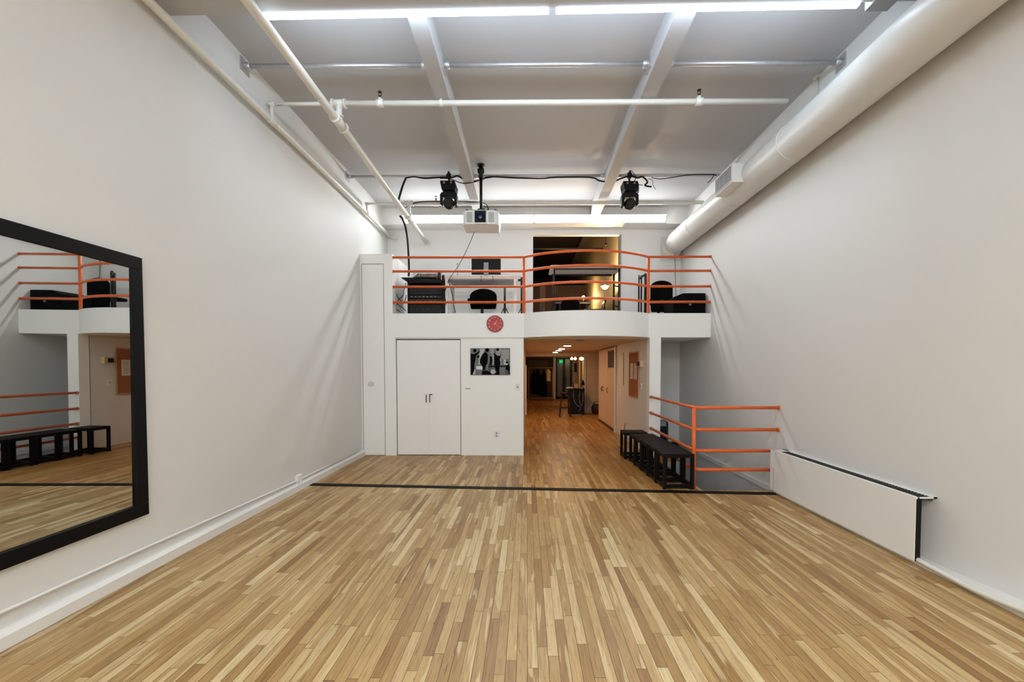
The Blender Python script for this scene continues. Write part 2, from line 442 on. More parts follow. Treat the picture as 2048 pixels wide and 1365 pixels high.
struct('wall_hall_recess', bx(3.55, 3.65, 12.9, YE, 0, ZF0), M_['hallw'])
struct('trim_10', bx(xh - .05, xh, YH - .03, YH + .14, 0, ZF0 - .05), M_['trim'])
# far door: dark frame, frosted panes, white casing
d = thing('door_3', (at(1127, 760, Y=YE).x, YE - .06, 0), None, None); d['kind'] = 'structure'
dx0, dx1 = at(1111, 760, Y=YE).x, at(1143, 760, Y=YE).x; dzt = at(1127, 716, Y=YE).z
h = MB(); h.box(dx0 - .12, dx0, YE - .1, YE, 0, dzt + .08); h.box(dx0 - .12, dx1 + .04, YE - .1, YE, dzt, dzt + .08); h.build('door_casing', M_['trim'], d)
h = MB()
for a, b_ in ((dx0, dx0 + .1), (dx0 + .36, dx0 + .5), (dx1 - .09, dx1)): h.box(a, b_, YE - .06, YE, 0, dzt)
h.box(dx0, dx1, YE - .06, YE, dzt - .07, dzt); h.box(dx0, dx1, YE - .06, YE, 0, .12); h.build('door_frame', M_['bmetal'], d)
for a, b_ in ((dx0 + .1, dx0 + .36), (dx0 + .5, dx1 - .09)): bx(a, b_, YE - .03, YE - .01, .12, dzt - .07).build('door_pane', M_['glassf'], d)
h = MB(); h.tube([(dx0 + .53, YE - .11, .75), (dx0 + .53, YE - .11, 1.15)], .015); h.build('door_bar', M_['bmetal'], d)
# lit wall beyond to the right of that door
struct('wall_hall_lit', bx(dx1 + .02, 3.55, YE - .14, YE - .02, 0, ZF0), mat('grey_lilac_paint', (178, 160, 156), .6))
q = at(1151, 735, Y=YE - .15)
h = MB(); h.box(q.x - .07, q.x + .07, YE - .17, YE - .14, q.z - .25, q.z + .22)
tag(h.build('wall_panel_picture', M_['blackp']), 'small dark picture on the far wall beyond the hall, below globe bulbs', 'picture')
h = MB(); h.box(at(1157.5, 760, Y=20.6).x, at(1160.5, 760, Y=20.6).x, 20.6, 20.7, 0, ZF0 - .03); h.box(at(1164.5, 760, Y=20).x, at(1169, 760, Y=20).x, 20, 20.1, 0, ZF0 - .03)
struct('trim_11', h, M_['beige'])

# exit sign
q = at(1122, 723.5, Y=YE - .25)
t = thing('exit_sign', (q.x, q.y, q.z), 'small green lit exit sign above the far glass door', 'exit sign')
h = MB(); h.box(q.x - .085, q.x + .085, q.y - .02, q.y + .02, q.z - .075, q.z + .075); h.build('sign_face', E_exit, t)
h = MB(); text_into(h, 'EXIT', .07, (q.x, q.y - .023, q.z), M_['white']); h.build('sign_letters', None, t)
bx(q.x - .02, q.x + .02, q.y - .01, q.y + .01, q.z + .085, ZF0).build('sign_stem', M_['bmetal'], t)

# recessed downlights
dlab = ['recessed hall downlight closest to the studio opening', 'hall downlight second in from the studio opening',
        'hall downlight third in, between second and last', 'hall downlight deepest in the hall, last of the row']
for i, (px, py) in enumerate(((1136.5, 691.5), (1124, 698), (1115.5, 701.2), (1109.5, 705))):
    c = at(px, py, Z=ZF0 - .014); c.x = .95; c.y = min(c.y, 14.9 - (3 - i) * .01)
    t = thing('recessed_downlight', c, dlab[i], 'downlight', 'recessed downlights in the hall ceiling')
    h = MB(); h.lathe(c, [(.105, 0), (.105, -.006), (.09, -.008)], 'z', 20); h.build('trim_ring', M_['cab'], t)
    h = MB(); h.lathe(c, [(.08, -.009), (.08, -.013)], 'z', 20); h.build('lens', E_down, t)
c = at(1153, 680.3, Z=ZF0 - .014)
t = thing('ceiling_vent', (1.0, min(c.y, 8.7), ZF0 - .014), 'slim dark slotted vent in the ceiling under the loft', 'vent')
h = MB(); h.box(.9, 1.1, t.location.y - .1, t.location.y + .1, ZF0 - .02, ZF0 - .012); h.build('vent_frame', M_['cab'], t)
h = MB(); h.box(.92, 1.08, t.location.y - .08, t.location.y + .08, ZF0 - .024, ZF0 - .02); h.build('vent_slats', M_['greyd'], t)
# globe bulbs
gl = ['globe bulb first of the row, above the reception desk', 'globe bulb in the middle of the row beyond the hall', 'widest glowing globe at the desk-lamp end of the row']
for i, px in enumerate((1143.5, 1150.5, 1163)):
    c = at(px, 718, Y=19.2); t = thing('globe_light', c, gl[i], 'globe light', 'row of globe bulbs beyond the hall')
    MB().sphere(c, .055 if i < 2 else .07, None, (1, 1, 1) if i < 2 else (1.4, 1, .9)).build('globe', E_globe, t)
    h = MB(); h.tube([c + Vector((0, 0, .06)), Vector((c.x, c.y, ZF0))], .02, 8); h.build('stem', M_['brass'], t)

# ---- cupboards along the hall
XC = XP0 - .03
def ypx(px, X, py=800): return at(px, py, X=X).y
ya, yb_, yc, yd = ypx(1229, XC), ypx(1216, XC), ypx(1207, XC), ypx(1198, XC)
t = thing('hall_cupboard', (XC, (ya + yd) / 2, 0), 'tall beige built-in cupboard along the side wall of the hall', 'cupboard')
bx(XC + .005, XP0 + .3, ya - .1, yd + .05, 0, ZF0 - .02).build('carcass', M_['cab'], t)
bx(XC - .02, XC + .01, ya - .1, ya - .01, 0, ZF0 - .02).build('jamb', M_['trim'], t)
ztop = at(1222, 740, X=XC).z
for (p0, p1, hy) in ((ya, yb_, yb_ - .08), (yb_ + .01, yc, yc - .08), (yc + .01, yd, yc + .09)):
    dd = bx(XC - .012, XC + .004, p0 + .006, p1 - .006, .09, ztop if p0 == ya else ZF0 - .06).build('door', M_['cab'], t)
    h = MB(); h.tube(smooth_path([(XC - .012, hy, 1.06), (XC - .05, hy, 1.04), (XC - .05, hy, .96), (XC - .012, hy, .94)], 3), .008, 6)
    h.build('handle', M_['bmetal'], dd)
bx(XC - .012, XC + .004, ya + .006, yb_ - .006, ztop + .06, ZF0 - .1).build('upper_panel', M_['brown'], t)
bx(XC - .01, XC + .004, ya, yd, 0, .06).build('kick', M_['brown'], t)

# cork board with two sheets
c0, c1 = ypx(1278.5, XP0), ypx(1259, XP0)
zt, zb = at(1278, 702, X=XP0).z, at(1278, 798, X=XP0).z
t = thing('cork_board', (XP0, (c0 + c1) / 2, zb), 'tall framed cork notice board on the hall side wall', 'notice board')
bx(XP0 - .02, XP0, c0, c1, zb, zt).build('frame', M_['corkfr'], t)
bx(XP0 - .023, XP0 - .019, c0 + .03, c1 - .03, zb + .03, zt - .03).build('cork', M_['cork'], t)
for i, (k, lb) in enumerate(((.28, 'printed white sheet pinned near the room side of the cork board'), (.66, 'printed white sheet pinned deeper along the cork board'))):
    yy = c0 + (c1 - c0) * k; z1 = at(1270, 727, X=XP0).z
    h = MB(); h.box(XP0 - .0255, XP0 - .0235, yy - .11, yy + .11, z1 - .32, z1 - .0, M_['paper'])
    for r in range(9):
        h.box(XP0 - .0262, XP0 - .0255, yy - .07, yy + .03 + .04 * random.random(), z1 - .06 - r * .026, z1 - .054 - r * .026, M_['greym'])
    tag(h.build('notice_sheet', None), lb, 'notice')
# emergency light, switches, sockets
q = at(1284, 728, X=XP0)
t = thing('emergency_light', q, 'small black and beige box light on the hall wall beside the cork board', 'wall light')
bx(q.x - .06, q.x, q.y - .09, q.y + .09, q.z - .06, q.z + .06).build('housing', M_['beige'], t)
bx(q.x - .09, q.x - .06, q.y - .02, q.y + .07, q.z - .04, q.z + .04).build('lamp_head', M_['blackp'], t)
def plate(name, q, axis, w, hh, label, cat, tog=True, m='white'):
    t = thing(name, q, label, cat)
    if axis == 'x':
        bx(q.x - .008, q.x, q.y - w / 2, q.y + w / 2, q.z - hh / 2, q.z + hh / 2).build('cover_plate', M_[m], t, .002)
        h = MB()
        for s in ((-.02, .02) if not tog else (0,)): h.box(q.x - .016, q.x - .007, q.y - .012, q.y + .012, q.z + s - .014, q.z + s + .014)
    elif axis == '-x':
        bx(q.x, q.x + .008, q.y - w / 2, q.y + w / 2, q.z - hh / 2, q.z + hh / 2).build('cover_plate', M_[m], t, .002)
        h = MB(); h.box(q.x + .007, q.x + .016, q.y - .012, q.y + .012, q.z - .014, q.z + .014)
    else:
        bx(q.x - w / 2, q.x + w / 2, q.y - .008, q.y, q.z - hh / 2, q.z + hh / 2).build('cover_plate', M_[m], t, .002)
        h = MB()
        for s in ((-.025, .025) if not tog else (0,)): h.box(q.x - .014, q.x + .014, q.y - .014, q.y - .007, q.z + s - .016, q.z + s + .016)
    h.build('toggle' if tog else 'sockets', M_['greym'], t)
    return t
plate('light_switch', at(1282, 773, X=XP0), 'x', .1, .12, 'white light switch on hall side wall below the box light', 'light switch')
hall_outlet = plate('power_outlet', at(1252, 848, X=XP0), 'x', .09, .13, 'white power outlet low on hall wall with a black cord above the stool', 'power outlet', False)
plate('light_switch', at(1035, 774.5, Y=YF + .035), 'y', .075, .12, 'white light switch at the opening edge of the storage wall', 'light switch')
plate('power_outlet', at(993, 869.5, Y=YF + .035), 'y', .1, .115, 'white power outlet low on the storage wall under the picture', 'power outlet', False)
q = at(935.5, 778, Y=YF + .035); tag(bx(q.x - .045, q.x + .045, q.y - .004, q.y, q.z - .008, q.z + .008).build('wall_label_strip', M_['greym']), 'tiny grey strip on the storage wall below the picture', 'label strip')
q = at(1252, 846, X=XP0); h = MB(); q.x -= .02
h.tube(smooth_path([q + Vector((.012, 0, 0)), q + Vector((-.02, -.02, -.1)), q + Vector((-.01, -.1, -.25)), q + Vector((-.0, -.3, -.34))]), .006, 6)
h.build('cord', M_['blackp'], hall_outlet)
q0 = at(1247, 706, X=XP0 - .01); q1 = at(1247, 772, X=XP0 - .01); h = MB(); h.tube([q0, q1], .006, 6)
tag(h.build('wall_cable', M_['greyd']), 'thin dark cable running down the hall wall beside the cupboards', 'cable')

# reception desk and stuff beyond
yk = 14.3; dz = at(1150, 778, Y=yk).z
kx0, kx1 = at(1139, 800, Y=yk).x, at(1169, 800, Y=yk).x
t = thing('reception_desk', ((kx0 + kx1) / 2, yk + .3, 0), 'dark reception desk at the end of the hall', 'desk')
h = MB(); h.box(kx0, kx1, yk, yk + .03, .02, dz - .03); h.build('front_panel', M_['blackp'], t)
for a in (kx0, kx1 - .03): bx(a, a + .03, yk + .03, yk + .6, 0, dz - .03).build('side_panel', M_['blackp'], t)
bx(kx0 - .06, kx1 + .01, yk - .03, yk + .64, dz - .03, dz).build('desktop', M_['black'], t)
def cordline(pts, r, m, label, cat='cable', name='loose_cable', n=6):
    h = MB(); h.tube(smooth_path(pts, n), r, 6); return tag(h.build(name, m), label, cat)
for i, (pxs, lb) in enumerate(((((1147, 781), (1148, 800), (1155, 812), (1161, 815), (1158, 824)), 'pale cable looping down the reception desk front, nearer its middle'),
                 (((1160, 783), (1158.5, 800), (1163, 812), (1166, 800), (1166, 786)), 'pale cable looping on the desk front near the white door post'))):
    cordline([at(px, py, Y=yk - .02) for px, py in pxs], .009, M_['greym'], lb)
q = at(1140, 775, Y=yk + .2); h = MB()
for k in range(4): h.box(q.x - .12 + k * .02, q.x + .1 + k * .01, q.y - .1, q.y + .1, dz + .012 * k, dz + .012 * k + .011, M_['paper'], Matrix.Rotation(.2 * k, 3, 'Z'))
tag(h.build('paper_stack', None), 'loose stack of white papers on the reception desk', 'papers')
q = at(1151.5, 776, Y=yk + .15); t = thing('letter_holder', (q.x, q.y, dz), 'beige upright folder in a red holder on reception desk', 'folder holder')
bx(q.x - .08, q.x + .07, q.y - .02, q.y + .02, dz + .004, at(1151, 768, Y=yk + .15).z).build('folder', M_['cream'], t)
bx(q.x - .1, q.x - .07, q.y - .04, q.y + .04, dz, dz + .19).build('holder_end', mat('dark_red', (96, 22, 26), .5), t)
bx(q.x - .1, q.x + .08, q.y - .05, q.y + .05, dz, dz + .012).build('holder_base', mat('dark_red_base', (86, 20, 24), .5), t)
q = at(1166, 770, Y=yk + .25); zb2 = dz
t = thing('desk_lamp', (q.x, q.y, dz), 'small lamp with a black cone shade on the reception desk', 'lamp')
MB().lathe((q.x, q.y, dz), [(.05, 0), (.05, .015), (.012, .02), (.012, .12)], 'z', 14).build('base', M_['brass'], t)
MB().lathe((q.x, q.y, dz), [(.065, .11), (.02, .28), (.015, .285)], 'z', 16).build('shade', M_['blackp'], t)
YS = 13.8; q = at(1130, 815, Y=YS)
t = thing('bar_stool', (q.x, YS, 0), 'dark tall stool standing in front of the reception desk', 'stool')
MB().lathe((q.x, YS, .74), [(.16, 0), (.17, .02), (.15, .05)], 'z', 16).build('seat', M_['blackp'], t)
for sx in (-1, 1):
    for sy in (-1, 1):
        MB().tube([(q.x + sx * .1, YS + sy * .1, .75), (q.x + sx * .18, YS + sy * .18, 0)], .012, 6).build('leg', M_['woodd'], t)
h = MB(); R_ = .15
h.tube([(q.x + R_ * math.cos(a), YS + R_ * math.sin(a), .3) for a in [k * PI / 8 for k in range(17)]], .009, 6); h.build('foot_ring', M_['bmetal'], t)
# basket in the recess
yq = 14.7; q = at(1191, 822, Y=yq)
t = thing('wicker_basket', (q.x + .05, yq, 0), 'round dark wicker basket on hall floor past the cupboards', 'basket')
MB().lathe((q.x + .05, yq, 0), [(.12, 0), (.19, .08), (.2, .22), (.14, .33), (.12, .34)], 'z', 20).build('body', M_['woodd'], t)
h = MB(); h.tube([(q.x + .05 + .13 * math.cos(a), yq, .3 + .13 * math.sin(a)) for a in [k * PI / 8 for k in range(9)]], .012, 6); h.build('handle', M_['woodd'], t)
# clothes rack with garments
yr = 20.6; x0, x1 = at(1057, 770, Y=yr).x, at(1105, 770, Y=yr).x; zt = at(1080, 736, Y=yr).z
t = thing('clothes_rack', ((x0 + x1) / 2, yr, 0), 'metal and wood clothes rack hung with coats at the far end of the hall', 'clothes rack')
for x in (x0, x1):
    MB().tube([(x, yr, .03), (x, yr, zt)], .025, 8).build('upright', M_['woodl'], t)
    MB().tube([(x, yr - .25, .04), (x, yr + .25, .04)], .03, 8).build('foot', M_['woodl'], t)
MB().tube([(x0, yr, zt), (x1, yr, zt)], .02, 8).build('hanging_rail', M_['woodl'], t)
MB().tube([(x0, yr, .14), (x1, yr, .14)], .02, 8).build('lower_rail', M_['galv'], t)
def garment(name, px, wd, z0, z1, m, lab):
    x = at(px, 770, Y=yr).x; r = thing(name, (x, yr, z0), lab, 'coat', 'coats on the rack in the hall')
    h = MB(); hh = z1 - z0
    n = 14; prof = []
    for k in range(9):
        tt = k / 8; prof.append((wd * (.5 if tt < .75 else .5 - (tt - .75) * 1.5) * (1 + .15 * math.sin(tt * 5 + px)), z0 + hh * tt))
    k0 = None; rings = []
    for (rw, z) in prof:
        rings.append([h.bm.verts.new((x + rw * math.cos(a) * (1 + .06 * math.sin(5 * a)), yr + .12 * math.sin(a) * (1 + .2 * math.sin(7 * a + z)), z)) for a in [2 * PI * j / 20 for j in range(20)]])
    for A, B in zip(rings, rings[1:]):
        for j in range(20):
            ff = h.bm.faces.new((A[j], A[(j + 1) % 20], B[(j + 1) % 20], B[j])); ff.smooth = True
    h.bm.faces.new(rings[0]); h.bm.faces.new(rings[-1]); h.build('body', m, r)
    h = MB(); h.tube(smooth_path([(x, yr, z1 - .02), (x, yr, zt - .02), (x + .03, yr, zt + .03), (x, yr, zt + .035)], 4), .006, 5); h.build('hanger_hook', M_['bmetal'], r)
garment('long_coat', 1068, .28, .35, zt - .08, M_['blackf'], 'long black coat hanging at the dark end of the clothes rack')
garment('long_coat', 1076, .36, .3, zt - .07, M_['blackf'], 'bulky black coat in the middle of the clothes rack')
garment('long_coat', 1088, .3, .22, zt - .1, M_['blackf'], 'black coat next to the cream jacket on the clothes rack')
garment('cream_jacket', 1096, .27, .95, zt - .06, M_['cream'], 'cream jacket hanging at the end of the clothes rack')
h = MB(); q = at(1053.5, 830, Y=14.6); h.box(xw1 + .005, xw1 + .05, 14.4, 14.44, 0, at(1053, 731, Y=14.6).z)
struct('trim_12', h, M_['trim'])
h = MB(); h.box(at(1056, 728, Y=YE - .3).x, at(1096, 728, Y=YE - .3).x, YE - .04, YE, .1, 1.98); struct('door_4', h, mat('dark_taupe_door', (88, 72, 58), .6))

# ------------------------------------------------------------------ bench row: five open box stools and one apart
bx0, bx1 = at(1327, 980, Z=0).x, at(1391, 982, Z=0).x
by0 = 5.5; SH = .465; SD = .345; SW = bx1 - bx0
def make_stool(x, y, label, wd=SW, dp=SD):
    t = thing('box_stool', (x + wd / 2, y + dp / 2, 0), label, 'stool', 'black box stools beside the stair railing')
    L = .042
    bx(x, x + wd, y, y + dp, SH - .05, SH).build('seat', M_['black'], t, .003)
    for sx in (0, 1):
        for sy in (0, 1):
            X0 = x + sx * (wd - L); Y0 = y + sy * (dp - L)
            bx(X0, X0 + L, Y0, Y0 + L, 0, SH - .05).build('leg', M_['black'], t, .002)
    for k, a in enumerate(((x + L, x + wd - L, y, y + L), (x + L, x + wd - L, y + dp - L, y + dp), (x, x + L, y + L, y + dp - L), (x + wd - L, x + wd, y + L, y + dp - L))):
        bx(*a, .02, .02 + L).build('stretcher', M_['black'], t, .002)
    return t
labs = ['black box stool at the studio end of the row, by the orange corner post', 'black box stool second from the orange corner post in the row',
        'black box stool at the middle of the row of five', 'black box stool second from the white post end of the row', 'black box stool ending the row, next to the separate stool']
proto = make_stool(bx0, by0, labs[0])
for i in range(1, 5):
    c = dup(proto); c.location = (proto.location.x - .008 * i, proto.location.y + i * (SD + .003), 0); c['label'] = labs[i]
yL = by0 + 5 * (SD + .003)
c = dup(proto); q = at(1248, 918, Z=0)
c.location = (q.x + SW / 2 - .005, max(q.y, yL + .2) + SD / 2 - .1, 0); c['label'] = 'separate black box stool standing alone against the hall wall'

# ------------------------------------------------------------------ railings
def rail_path(z, x0, x1, y): return [(x0, y, z), (XB0, y, z)] + [(XB0 + (XB1 - XB0) * k / 24, bow(XB0 + (XB1 - XB0) * k / 24, y), z) for k in range(1, 24)] + [(XB1, y, z), (x1, y, z)]
zr = [at(900, p, Y=YF + .03).z for p in (515, 543, 574, 605)]
t = thing('balcony_railing', (0, YF + .03, ZF1), 'orange tubular railing with four bars bowing along the loft edge', 'railing')
for z in zr: MB().tube(rail_path(z, xs0 - .01, XR, YF + .03), .022, 12).build('rail', M_['orange'], t)
for x in (XB0, XB1): MB().tube([(x, YF + .03, ZF1 - .01), (x, YF + .03, zr[0] + .0)], .026, 12).build('post', M_['orange'], t)
h = MB()
for z in zr:
    h.lathe((xs0 + .008, YF + .03, z), [(.026, -.006), (.026, .006)], 'x', 14); h.lathe((XR - .008, YF + .03, z), [(.026, -.006), (.026, .006)], 'x', 14)
h.build('wall_flanges', M_['orange'], t)
yrl = 5.53; xc = at(1391, 815, Y=yrl).x
zz = [at(1391, p, Y=yrl).z for p in (816, 860, 902, 940)]
t = thing('stair_railing', (xc, yrl, 0), 'orange tubular guard railing around the stairwell beside the black stools', 'railing')
for i, z in enumerate(zz):
    zz2 = z
    P = [(xc + .03, YF - .0, z), (xc + .0, yrl + .15, z), (xc + .01, yrl + .06, z), (xc + .05, yrl + .01, z), (xc + .14, yrl, z), (XR, yrl, z)]
    MB().tube(P, .022, 12).build('rail', M_['orange'], t)
    MB().lathe((xc + .03, YF - .012, z), [(.03, -.02), (.03, .012)], 'y', 14).build('end_fitting', M_['pink'], t)
    MB().lathe((XR - .008, yrl, z), [(.028, -.008), (.028, .008)], 'x', 14).build('wall_flange', M_['orange'], t)
MB().tube([(xc, yrl + .04, .0), (xc, yrl + .04, zz[0] - .01)], .026, 12).build('post', M_['orange'], t)

# small bin behind the post
yq = 8.35; q = at(1323, 860, Y=yq)
t = thing('waste_bin', (q.x, yq, 0), 'dark grey bin with light lid behind the white post on the stair landing', 'bin')
bx(2.42, q.x + .06, yq - .15, yq + .15, 0, at(1323, 852, Y=yq).z).build('body', M_['blackp'], t, .02)
bx(2.42, q.x + .05, yq - .14, yq + .14, at(1323, 852, Y=yq).z, at(1323, 842, Y=yq).z).build('lid', M_['greym'], t, .02)
yq = 8.75; q = at(1329, 850, Y=yq)
h = MB(); zt2 = at(1329, 841, Y=yq).z
h.box(q.x - .11, q.x + .06, yq - .12, yq + .12, 0, zt2)
tag(h.build('upright_case', M_['greyd'], bevel=.06), 'rounded dark grey case standing beside the bin behind the white post', 'case')

# ------------------------------------------------------------------ heater
hx = 3.1; y0, y1 = ypx(1830, hx, 1060), at(1540, 945, X=hx).y
zb, ztp = at(1829, 1131, X=hx).z, at(1833, 996, X=hx).z
zb = max(zb, .03)
t = thing('wall_convector', (hx, (y0 + y1) / 2, zb), 'long white wall convector heater with dark top grille low on the wall', 'heater')
bx(hx, hx + .018, y0, y1, zb, ztp).build('front_panel', M_['white'], t, .003)
bx(hx + .018, XR - .0, y1 - .01, y1, zb, ztp).build('end_panel', M_['white'], t)
h = MB(); h.box(hx + .004, hx + .045, y0 - .002, y0 + .03, zb + .004, ztp - .012); h.box(hx + .06, XR - .02, y0 + .25, y1 - .02, zb + .03, zb + .06); h.build('inner_frame', M_['blackp'], t)
h = MB(); h.box(hx + .03, XR - .03, y0 + .01, y1 - .13, ztp - .03, ztp - .012, M_['louvre'])
n = 60
for k in range(n):
    yy = y0 + .02 + (y1 - .15 - y0) * k / n; h.box(hx + .03, XR - .03, yy, yy + .006, ztp - .012, ztp - .002, M_['louvre'])
h.build('top_grille', None, t)
h = MB(); h.box(hx + .018, hx + .03, y0, y1, ztp - .01, ztp); h.box(XR - .03, XR, y0, y1, ztp - .01, ztp); h.box(hx + .018, XR, y0, y0 + .012, ztp - .01, ztp); h.box(hx + .018, XR, y1 - .13, y1, ztp - .01, ztp)
h.build('top_rim', M_['white'], t)
bx(hx + .05, XR - .03, y0 + .3, y1 - .05, zb + .1, ztp - .06).build('radiator_core', M_['louvre'], t)
h = MB(); h.box(hx - .001, hx + .001, y1 - .075, y1 - .071, zb, zb + .3); h.build('panel_seam', M_['louvre'], t)
# heating pipe along the wall foot
P = [(XR - .12, y0 + .3, .05), (XR - .14, y0 - .02, .045), (XR - .16, 2.95, .04), (XR - .165, 2.7, .06), (XR - .16, 2.4, .085), (XR - .14, 1.8, .12), (XR - .13, .5, .15), (XR - .13, -2, .17)]
h = MB(); h.tube(smooth_path(P, 5), .019, 10); tag(h.build('heating_pipe', M_['pipe']), 'white heating pipe running along the floor from the convector heater', 'pipe')

# ------------------------------------------------------------------ left wall: mirror, conduit, box
mx = XL + .035
y1m = at(292, 780, X=mx).y; zt, zb = at(292, 519, X=mx).z, at(292, 1031, X=mx).z; y0m = .55
t = thing('wall_mirror', (XL, (y0m + y1m) / 2, zb), 'large studio mirror in a wide black frame on the wall', 'mirror')
fw = .095
h = MB(); h.box(XL + .004, mx, y0m, y1m, zt - fw, zt); h.box(XL + .004, mx, y0m, y1m, zb, zb + fw); h.box(XL + .004, mx, y0m, y0m + fw, zb + fw, zt - fw); h.box(XL + .004, mx, y1m - fw, y1m, zb + fw, zt - fw)
h.build('frame', M_['black'], t, .004)
h = MB(); h.prism([(XL + .005, zb + fw - .005), (XL + .013, zb + fw - .005), (XL + .025, zt - fw + .005), (XL + .005, zt - fw + .005)], 'y', y0m + fw - .005, y1m - fw + .005); h.build('mirror_glass', M_['mirror'], t)
P = [at(2, 1226, X=XL + .02), at(300, 1092, X=XL + .02), at(586, 966, X=XL + .02), at(640, 942, X=XL + .02), at(717, 905, X=XL + .02)]
P = [Vector((XL + .015, -1, P[0].z + .0))] + P
for p in P: p.z = max(p.z, .13)
P[-1].y = min(P[-1].y, YF - .01)
h = MB(); h.tube(P, .011, 8); tag(h.build('wall_conduit', M_['trim']), 'thin white conduit running along the wall above the baseboard', 'conduit')
q = at(596, 961, X=XL + .01)
t = thing('junction_box', (XL, q.y, q.z), 'small white junction box on the conduit above the baseboard', 'junction box')
bx(XL, XL + .04, q.y - .06, q.y + .06, q.z - .05, q.z + .07).build('box', M_['white'], t, .004)
h = MB(); h.tube(smooth_path([(XL + .04, q.y, q.z), (XL + .07, q.y - .04, q.z - .02), (XL + .05, q.y - .07, q.z - .05)], 4), .008, 6); h.build('cord', M_['white'], t)

# ------------------------------------------------------------------ picture and clock on the storage wall
A, B = at(941, 697, Y=YF + .02), at(1020, 750.5, Y=YF + .02); W_, H_ = B.x - A.x, A.z - B.z
pz = YF + .015
t = thing('framed_picture', ((A.x + B.x) / 2, YF + .035, B.z), 'black and white photo print of dancers on the storage wall', 'picture')
h = MB(); h.box(A.x, B.x, pz, YF + .035, B.z, A.z); h.build('panel', M_['blackp'], t)
gm = [mat('print_grey_%d' % i, (c, c, c), .8, var=.12, scale=20, spec=.1) for i, c in enumerate((158, 120, 186, 225, 92, 6))]
h = MB()
def U(u, v, d): return (A.x + W_ * u, pz - d, A.z - H_ * v)
def fp(pts, k, d): h.face([U(u, v, d) for u, v in pts], gm[k])
fp([(0.005, .01), (.995, .01), (.995, .99), (.005, .99)], 1, .0006)
fp([(.5, .02), (.6, .02), (.6, .6), (.5, .6)], 0, .0009); fp([(.24, .02), (.36, .02), (.3, .6), (.2, .6)], 2, .0009)
fp([(.79, .05), (.98, .05), (.98, .4), (.79, .4)], 0, .0009); fp([(.84, .42), (.9, .42), (.9, .62), (.84, .62)], 2, .001); fp([(.66, .02), (.78, .02), (.78, .62), (.66, .62)], 0, .0009)
fp([(.45, .66), (.98, .64), (.98, .68), (.45, .7)], 5, .0012); fp([(.45, .7), (.98, .68), (.98, .98), (.45, .98)], 4, .001)
fp([(.72, .72), (.88, .72), (.88, .98), (.72, .98)], 1, .0012)
fp([(.14, .67), (.28, .66), (.31, .74), (.3, .8), (.15, .79)], 3, .0013); fp([(.15, .8), (.3, .8), (.28, .98), (.16, .98)], 1, .0012); fp([(.06, .8), (.12, .78), (.12, .98), (.06, .98)], 2, .001)
fp([(.52, .8), (.6, .78), (.66, .96), (.5, .96)], 2, .0012)
def disc(u, v, r, k, d): fp([(u + r * math.cos(a) / 1.48, v + r * math.sin(a)) for a in [2 * PI * j / 14 for j in range(14)]], k, d)
D = .002
disc(.11, .09, .065, 5, D); fp([(.0, .2), (.08, .22), (.17, .16), (.22, .11), (.2, .05), (.235, .08), (.24, .13), (.18, .24), (.14, .3), (.13, .4), (.1, .6), (.1, .8), (.05, .99), (0, .99)], 5, D + .0002)
fp([(.17, .28), (.22, .25), (.23, .33), (.18, .38), (.16, .34)], 5, D)
disc(.42, .07, .075, 5, D); fp([(.35, .14), (.4, .15), (.44, .22), (.44, .45), (.43, .56), (.39, .65), (.37, .82), (.3, .82), (.31, .68), (.24, .56), (.24, .42), (.28, .28)], 5, D + .0002)
fp([(.3, .84), (.42, .83), (.5, .9), (.56, .99), (.28, .99)], 5, D + .0004)
disc(.51, .23, .03, 4, D); fp([(.49, .29), (.54, .3), (.56, .45), (.54, .6), (.53, .72), (.51, .72), (.51, .6), (.47, .68), (.45, .8), (.46, .66), (.49, .5)], 5, D + .0002)
disc(.69, .05, .055, 5, D); fp([(.6, .16), (.63, .22), (.68, .28), (.75, .28), (.775, .17), (.78, .19), (.76, .35), (.74, .42), (.76, .56), (.74, .68), (.73, .8), (.74, .99), (.56, .99), (.66, .9), (.62, .72), (.6, .6), (.6, .4), (.605, .26), (.58, .22)], 5, D + .0002)
fp([(.645, .12), (.7, .11), (.75, .16), (.75, .27), (.69, .27), (.65, .22)], 0, D + .0001)
disc(.925, .54, .05, 5, D); fp([(.9, .62), (.97, .58), (.99, .68), (.99, .98), (.96, .95), (.95, .82), (.89, .8)], 5, D + .0002); fp([(.89, .58), (.95, .57), (.94, .62), (.89, .62)], 3, D + .0004)
h.build('print', None, t)

q = at(990, 648, Y=YF - .012); q.y = YF
t = thing('wall_clock', q, 'round red wall clock with pale numerals on the white balcony front', 'clock')
r = .147
MB().lathe(q, [(r, -.0), (r, -.03), (r - .008, -.034), (r - .01, -.028)], 'y', 48).build('case', M_['redd'], t)
MB().lathe(q, [(r - .011, -.027), (r - .011, -.029)], 'y', 48).build('face', M_['red'], t)
h = MB()
for k in range(1, 13):
    a = k * PI / 6; text_into(h, str(k), .043, (q.x + math.sin(a) * r * .78, q.y - .031, q.z + math.cos(a) * r * .78), M_['pinkw'])
h.build('numerals', None, t)
def hand(ang, L, w, d, name, tail=.02):
    a = math.radians(ang); u = Vector((math.sin(a), 0, math.cos(a))); v = Vector((u.z, 0, -u.x)); c = Vector((q.x, q.y - d, q.z))
    h = MB(); P = [c - u * tail - v * w, c - u * tail + v * w, c + u * L + v * w * .5, c + u * L - v * w * .5]
    A = [h.bm.verts.new(p) for p in P]; Bv = [h.bm.verts.new(p - Vector((0, .002, 0))) for p in P]
    h.bm.faces.new(A); h.bm.faces.new(Bv[::-1])
    for i in range(4): h.bm.faces.new((A[i], A[(i + 1) % 4], Bv[(i + 1) % 4], Bv[i]))
    h.build(name, M_['pinkw'], t)
